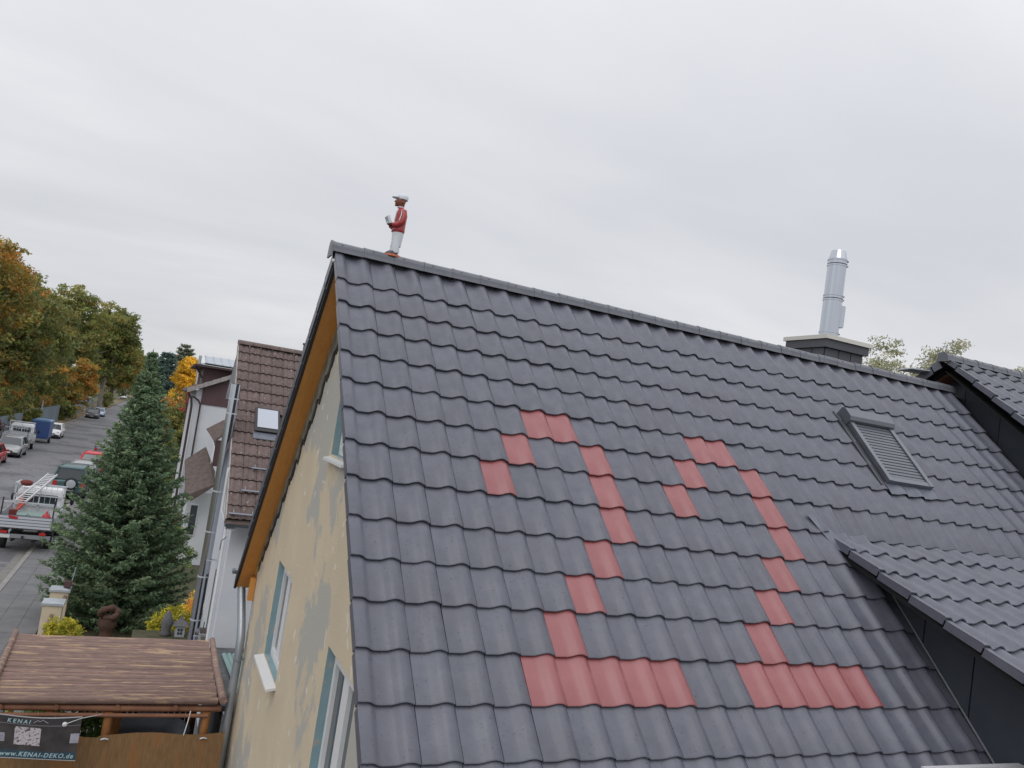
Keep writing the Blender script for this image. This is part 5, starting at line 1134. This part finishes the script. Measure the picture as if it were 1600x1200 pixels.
def flatbed(label, ox, oy, rear_frame=True, stripes=False):
    t = thing('flatbed_truck', label, 'truck', (ox, oy, 0), 'flatbed trucks'); hw = .92
    def B(n, m_, *bx, par=None, lab=None):
        b = MB()
        for q in bx: b.box(ox+q[0], ox+q[1], oy+q[2], oy+q[3], q[4], q[5])
        return b.build(n, m_, par or t, lab)
    # oy is the rear edge of the bed, front towards +y
    B('chassis', 'black', (-.40,-.30,.1,4.9,.45,.62),(.30,.40,.1,4.9,.45,.62),(-.6,.6,1.2,1.5,.35,.6))
    B('bed_floor', 'alusheet2', (-hw,hw,.03,2.95,.93,.98))
    tg = MB()
    for i in range(4): tg.box(ox-hw+.04, ox+hw-.04, oy-.03, oy+.0, .985+i*.115, .985+i*.115+.085); tg.box(ox-hw+.04, ox+hw-.04, oy-.012, oy+.0, .985+i*.115+.085, .985+(i+1)*.115)
    tg.build('tailgate', 'alu', t)
    for i in range(4): b = MB(); b.box(ox-hw+.05, ox+hw-.05, oy-.016, oy-.0125, .985+i*.115+.086, .985+i*.115+.114); b.build('groove', 'metaldark', t)
    for sg in (-1, 1):
        b = MB(); xx = ox+sg*hw
        for i in range(4): b.box(*sorted((xx, xx+sg*.03)), oy+.02, oy+2.93, .985+i*.115, .985+i*.115+.085); b.box(*sorted((xx, xx+sg*.012)), oy+.02, oy+2.93, .985+i*.115+.085, .985+(i+1)*.115)
        b.build('drop_side', 'alu', t)
        B('corner_post', 'metaldark', (sg*hw-.03, sg*hw+.03, -.035, .02, .95, 1.46))
        B('tail_light', 'redlamp', (sg*.64-.11, sg*.64+.11, -.05, .0, .765, .86))
        B('mudguard', 'black', (sg*.78-.14, sg*.78+.14, .6, 1.6, .70, .74))
        wheel(t, sg*.90, 1.1, .33, .24, sg, (ox,oy,0)); wheel(t, sg*.90, 4.15, .33, .22, sg, (ox,oy,0))
        b = MB(); b.ell((ox+sg*1.12, oy+4.25, 1.55),(.08,.06,.17),8,6); b.bar((ox+sg*.88,oy+4.2,1.45),(ox+sg*1.08,oy+4.25,1.5),.04); b.build('mirror', 'black', t)
    B('rear_beam', 'metaldark2', (-hw,hw,-.04,.06,.60,.74)); B('number_plate', 'plate', (-.90,-.42,-.058,-.042,.60,.72)); B('tow_ball', 'black', (-.04,.04,-.12,-.04,.62,.70))
    # cab
    b = MB(); rings = []
    for y, zt, zb_, ww in ((3.05,2.02,.62,.98),(3.12,2.12,.55,1.0),(3.9,2.14,.50,1.0),(4.15,2.06,.50,1.0),(4.75,1.30,.45,1.0),(5.10,1.08,.42,.96),(5.22,.85,.42,.90)):
        w_ = .90*ww; rw = .80*ww if zt > 1.5 else w_*.95
        rings.append([(ox-w_,oy+y,zb_),(ox-w_,oy+y,min(zt-.05,1.25)),(ox-rw,oy+y,zt-.08),(ox-rw*.9,oy+y,zt),(ox+rw*.9,oy+y,zt),(ox+rw,oy+y,zt-.08),(ox+w_,oy+y,min(zt-.05,1.25)),(ox+w_,oy+y,zb_)])
    b.loft(rings); b.build('cab', 'p_white', t)
    b = MB(); b.box(ox-.66,ox+.66,oy+3.035,oy+3.048,1.45,1.90); b.build('rear_window', 'carglass', t)
    b = MB(); b.quad((ox-.74,oy+4.20,2.03),(ox+.74,oy+4.20,2.03),(ox+.82,oy+4.74,1.36),(ox-.82,oy+4.74,1.36)); b.build('windscreen', 'carglass', t)
    for sg in (-1, 1):
        b = MB(); b.quad((ox+sg*.905,oy+3.35,1.30),(ox+sg*.905,oy+4.5,1.30),(ox+sg*.83,oy+4.1,1.96),(ox+sg*.83,oy+3.4,1.96)); b.build('side_window', 'carglass', t)
    # headboard mesh rack behind the cab
    b = MB(); y = oy+2.97
    for x in (-.9,.9,0): b.bar((ox+x,y,.98),(ox+x,y,2.28),.05)
    for z in (1.45,1.85,2.28): b.bar((ox-.92,y,z),(ox+.92,y,z),.05)
    for k in range(9): b.bar((ox-.8+k*.2,y,1.0),(ox-.8+k*.2,y,2.25),.014)
    b.build('headboard_rack', 'alu', t)
    b = MB(); b.bar((ox-.92,oy+4.3,2.25),(ox-.92,oy+2.97,2.30),.05); b.bar((ox-.95,oy+3.0,2.30),(ox+.95,oy+3.0,2.30),.07); b.build('roof_rack', 'alu', t)
    if rear_frame:
        for x in (-.87,.87): b = MB(); b.bar((ox+x,oy+.15,.98),(ox+x,oy+.15,2.08),.045); b.build('rear_post', 'black', t)
        b = MB(); b.bar((ox-.87,oy+.15,1.93),(ox+.87,oy+.15,1.93),.045); b.build('cross_bar', 'alu', t)
    if stripes:
        for i in range(3): b = MB(); b.box(ox+.35+i*.2,ox+.45+i*.2,oy-.045,oy-.035,1.1,1.35); b.build('warning_stripe', 'redlamp', t)
    return t
TX, TY = -5.56, 26.35
flatbed('white flatbed pickup loaded with ladder and tools, parked half on the pavement', TX, TY)
flatbed('white flatbed truck parked across the street before the fence, behind the silver hatchback', -12.0, 66.3, True, True)
# cargo
ld = thing('ladder', 'aluminium ladder lying from the bed frame up over the cab roof of the near flatbed', 'ladder', (TX-.2, TY+.2, 1.96))
A, Bp = Vector((TX-.28, TY+.0, 1.99)), Vector((TX+.17, TY+4.55, 2.60)); ax = (Bp-A).normalized(); sx = Vector((1,0,0)).cross(Vector((0,0,0))) ; sdv = Vector((.175, -.02, 0)); b = MB()
for sg in (-1, 1): b = MB(); b.bar(A+sdv*sg, Bp+sdv*sg, .035, .075); b.build('rail', 'alul', ld)
for k in range(16): p = A.lerp(Bp, (k+.5)/16); b = MB(); b.tube([p-sdv, p+sdv], .019, 6); b.build('rung', 'alul', ld)
b = MB(); b.bar((TX-.66,TY+2.80,1.25),(TX-.60,TY+2.86,1.90),.16,.05); tag(b.build('orange_board', 'orangeplastic'), 'upright orange board at the front left of the near truck bed', 'board')
b = MB(); b.ell((TX-.55,TY+3.02,2.32),(.26,.16,.13),10,6); tag(b.build('red_bundle', 'redcloth'), 'dark red bundle tied on the left of the cab rack', 'bundle')
b = MB(); b.lathe([(.01,.98),(.17,.98),(.17,1.36),(.12,1.46),(.05,1.50),(.05,1.60),(.01,1.60)], (TX+.60,TY+.62,0), 14); tag(b.build('gas_bottle', 'redpaint'), 'red gas bottle standing in the right rear of the near truck bed', 'gas bottle')
wc = thing('watering_can', 'dark green watering can lying in the near truck bed', 'watering can', (TX+.05,TY+.5,1.0)); b = MB(); b.lathe([(.01,1.0),(.19,1.0),(.17,1.34),(.01,1.36)], (TX-.02,TY+.5,0), 14); b.build('can', 'greenplastic', wc); b = MB(); b.tube([(TX+.12,TY+.5,1.10),(TX+.32,TY+.5,1.30),(TX+.36,TY+.5,1.36)], [.035,.025,.05], 8); b.tube([(TX-.1,TY+.5,1.34),(TX-.02,TY+.5,1.46),(TX+.1,TY+.5,1.32)], .014, 6); b.build('spout', 'greenplastic', wc)
b = MB(); b.box(TX-.75,TX+.55,TY+1.1,TY+2.3,.985,1.30); tag(b.build('tool_chest', 'palegreen'), 'pale green tarpaulin covered load in the middle of the near truck bed', 'load')
b = MB(); b.bar((TX-.80,TY+.9,1.05),(TX-.30,TY+2.6,1.75),.07); tag(b.build('red_pole', 'redpaint'), 'slanting red pole in the left of the near truck bed', 'pole')
b = MB(); b.box(TX-.68,TX-.45,TY+.6,TY+.9,.985,1.55); tag(b.build('brown_sack', 'redcloth'), 'red brown sack beside the slanting pole in the near truck bed', 'sack')
b = MB(); b.add([(TX-.60,TY-.05,1.44),(TX-.25,TY-.05,1.40),(TX-.30,TY-.05,1.30),(TX-.55,TY-.05,1.34),(TX-.60,TY-.04,1.44),(TX-.25,TY-.04,1.40),(TX-.30,TY-.04,1.30),(TX-.55,TY-.04,1.34)], [(0,1,2,3),(7,6,5,4),(0,4,5,1),(2,6,7,3)]); tag(b.build('red_rag', 'redpaint'), 'red warning rag hanging over the tailgate of the near truck', 'rag')
# trailer
tr_ = thing('box_trailer', 'blue box trailer parked between the white flatbed and the white hatchback', 'trailer', (-11.6, 78.5, 0))
b = MB(); b.box(-12.35,-10.85,77.3,79.9,.55,2.05); b.build('box', 'p_blue', tr_); b = MB(); b.prism([(-12.38,2.05),(-12.38,2.12),(-12.2,2.2),(-11.0,2.2),(-10.82,2.12),(-10.82,2.05)], 'y', 77.27, 79.93); b.build('roof', 'lbl', tr_)
b = MB(); b.box(-12.3,-10.9,77.26,77.295,.6,2.0); b.box(-12.2,-11.0,77.24,77.26,.45,.56); b.build('rear_door', 'p_blue', tr_)
b = MB(); b.box(-12.4,-10.8,77.28,77.36,.42,.56); b.build('rear_bar', 'metaldark', tr_)
for sg in (-1, 1): wheel(tr_, sg*.82, .2, .30, .2, sg, (-11.6,78.5,0))
b = MB(); b.bar((-11.6,79.9,.5),(-11.6,81.3,.5),.08); b.build('drawbar', 'metaldark', tr_)
# hi-vis worker in the street, mostly hidden by the spruce
px_, py_ = -6.25, 104.0
pn = thing('person', 'person in bright yellow vest and dark trousers standing in the street behind the spruce', 'person', (px_,py_,0))
def EE(x,y,z,a,bb,n=12): return [(px_+x+a*math.cos(2*math.pi*t/n), py_+y+bb*math.sin(2*math.pi*t/n), z) for t in range(n)]
b = MB(); b.loft([EE(0,0,.80,.15,.11),EE(0,0,1.0,.16,.11),EE(0,0,1.3,.19,.12),EE(0,0,1.42,.17,.10),EE(0,0,1.48,.06,.06),EE(0,0,1.53,.055,.06),EE(0,-.01,1.57,.075,.09),EE(0,-.01,1.65,.08,.10),EE(0,0,1.74,.065,.08),EE(0,0,1.77,.02,.02)])
for sg in (-1,1):
    b.loft([EE(sg*.10,-.03,.02,.05,.12),EE(sg*.10,0,.10,.05,.06),EE(sg*.10,0,.45,.06,.07),EE(sg*.09,0,.82,.085,.09)])
    b.tube([(px_+sg*.19,py_,1.40),(px_+sg*.24,py_+.02,1.12),(px_+sg*.22,py_-.12,.92)], [.055,.045,.035], 8); b.ell((px_+sg*.22,py_-.15,.88),(.035,.05,.05),8,5)
b.build('body', 'skinbrown', pn)
b = MB(); b.loft([EE(0,0,.92,.18,.14),EE(0,0,1.3,.21,.15),EE(0,0,1.44,.19,.12),EE(0,0,1.46,.09,.09)]); b.build('vest', 'hivis', pn)
b = MB(); b.loft([EE(0,0,.74,.165,.12),EE(0,0,.95,.17,.125)])
for sg in (-1,1): b.loft([EE(sg*.10,0,.08,.065,.08),EE(sg*.10,0,.45,.075,.085),EE(sg*.09,0,.80,.10,.105)])
b.build('trousers', 'p_dark', pn)
b = MB(); b.ell((px_,py_,1.72),(.09,.11,.075),10,6); b.build('hair', 'black', pn)
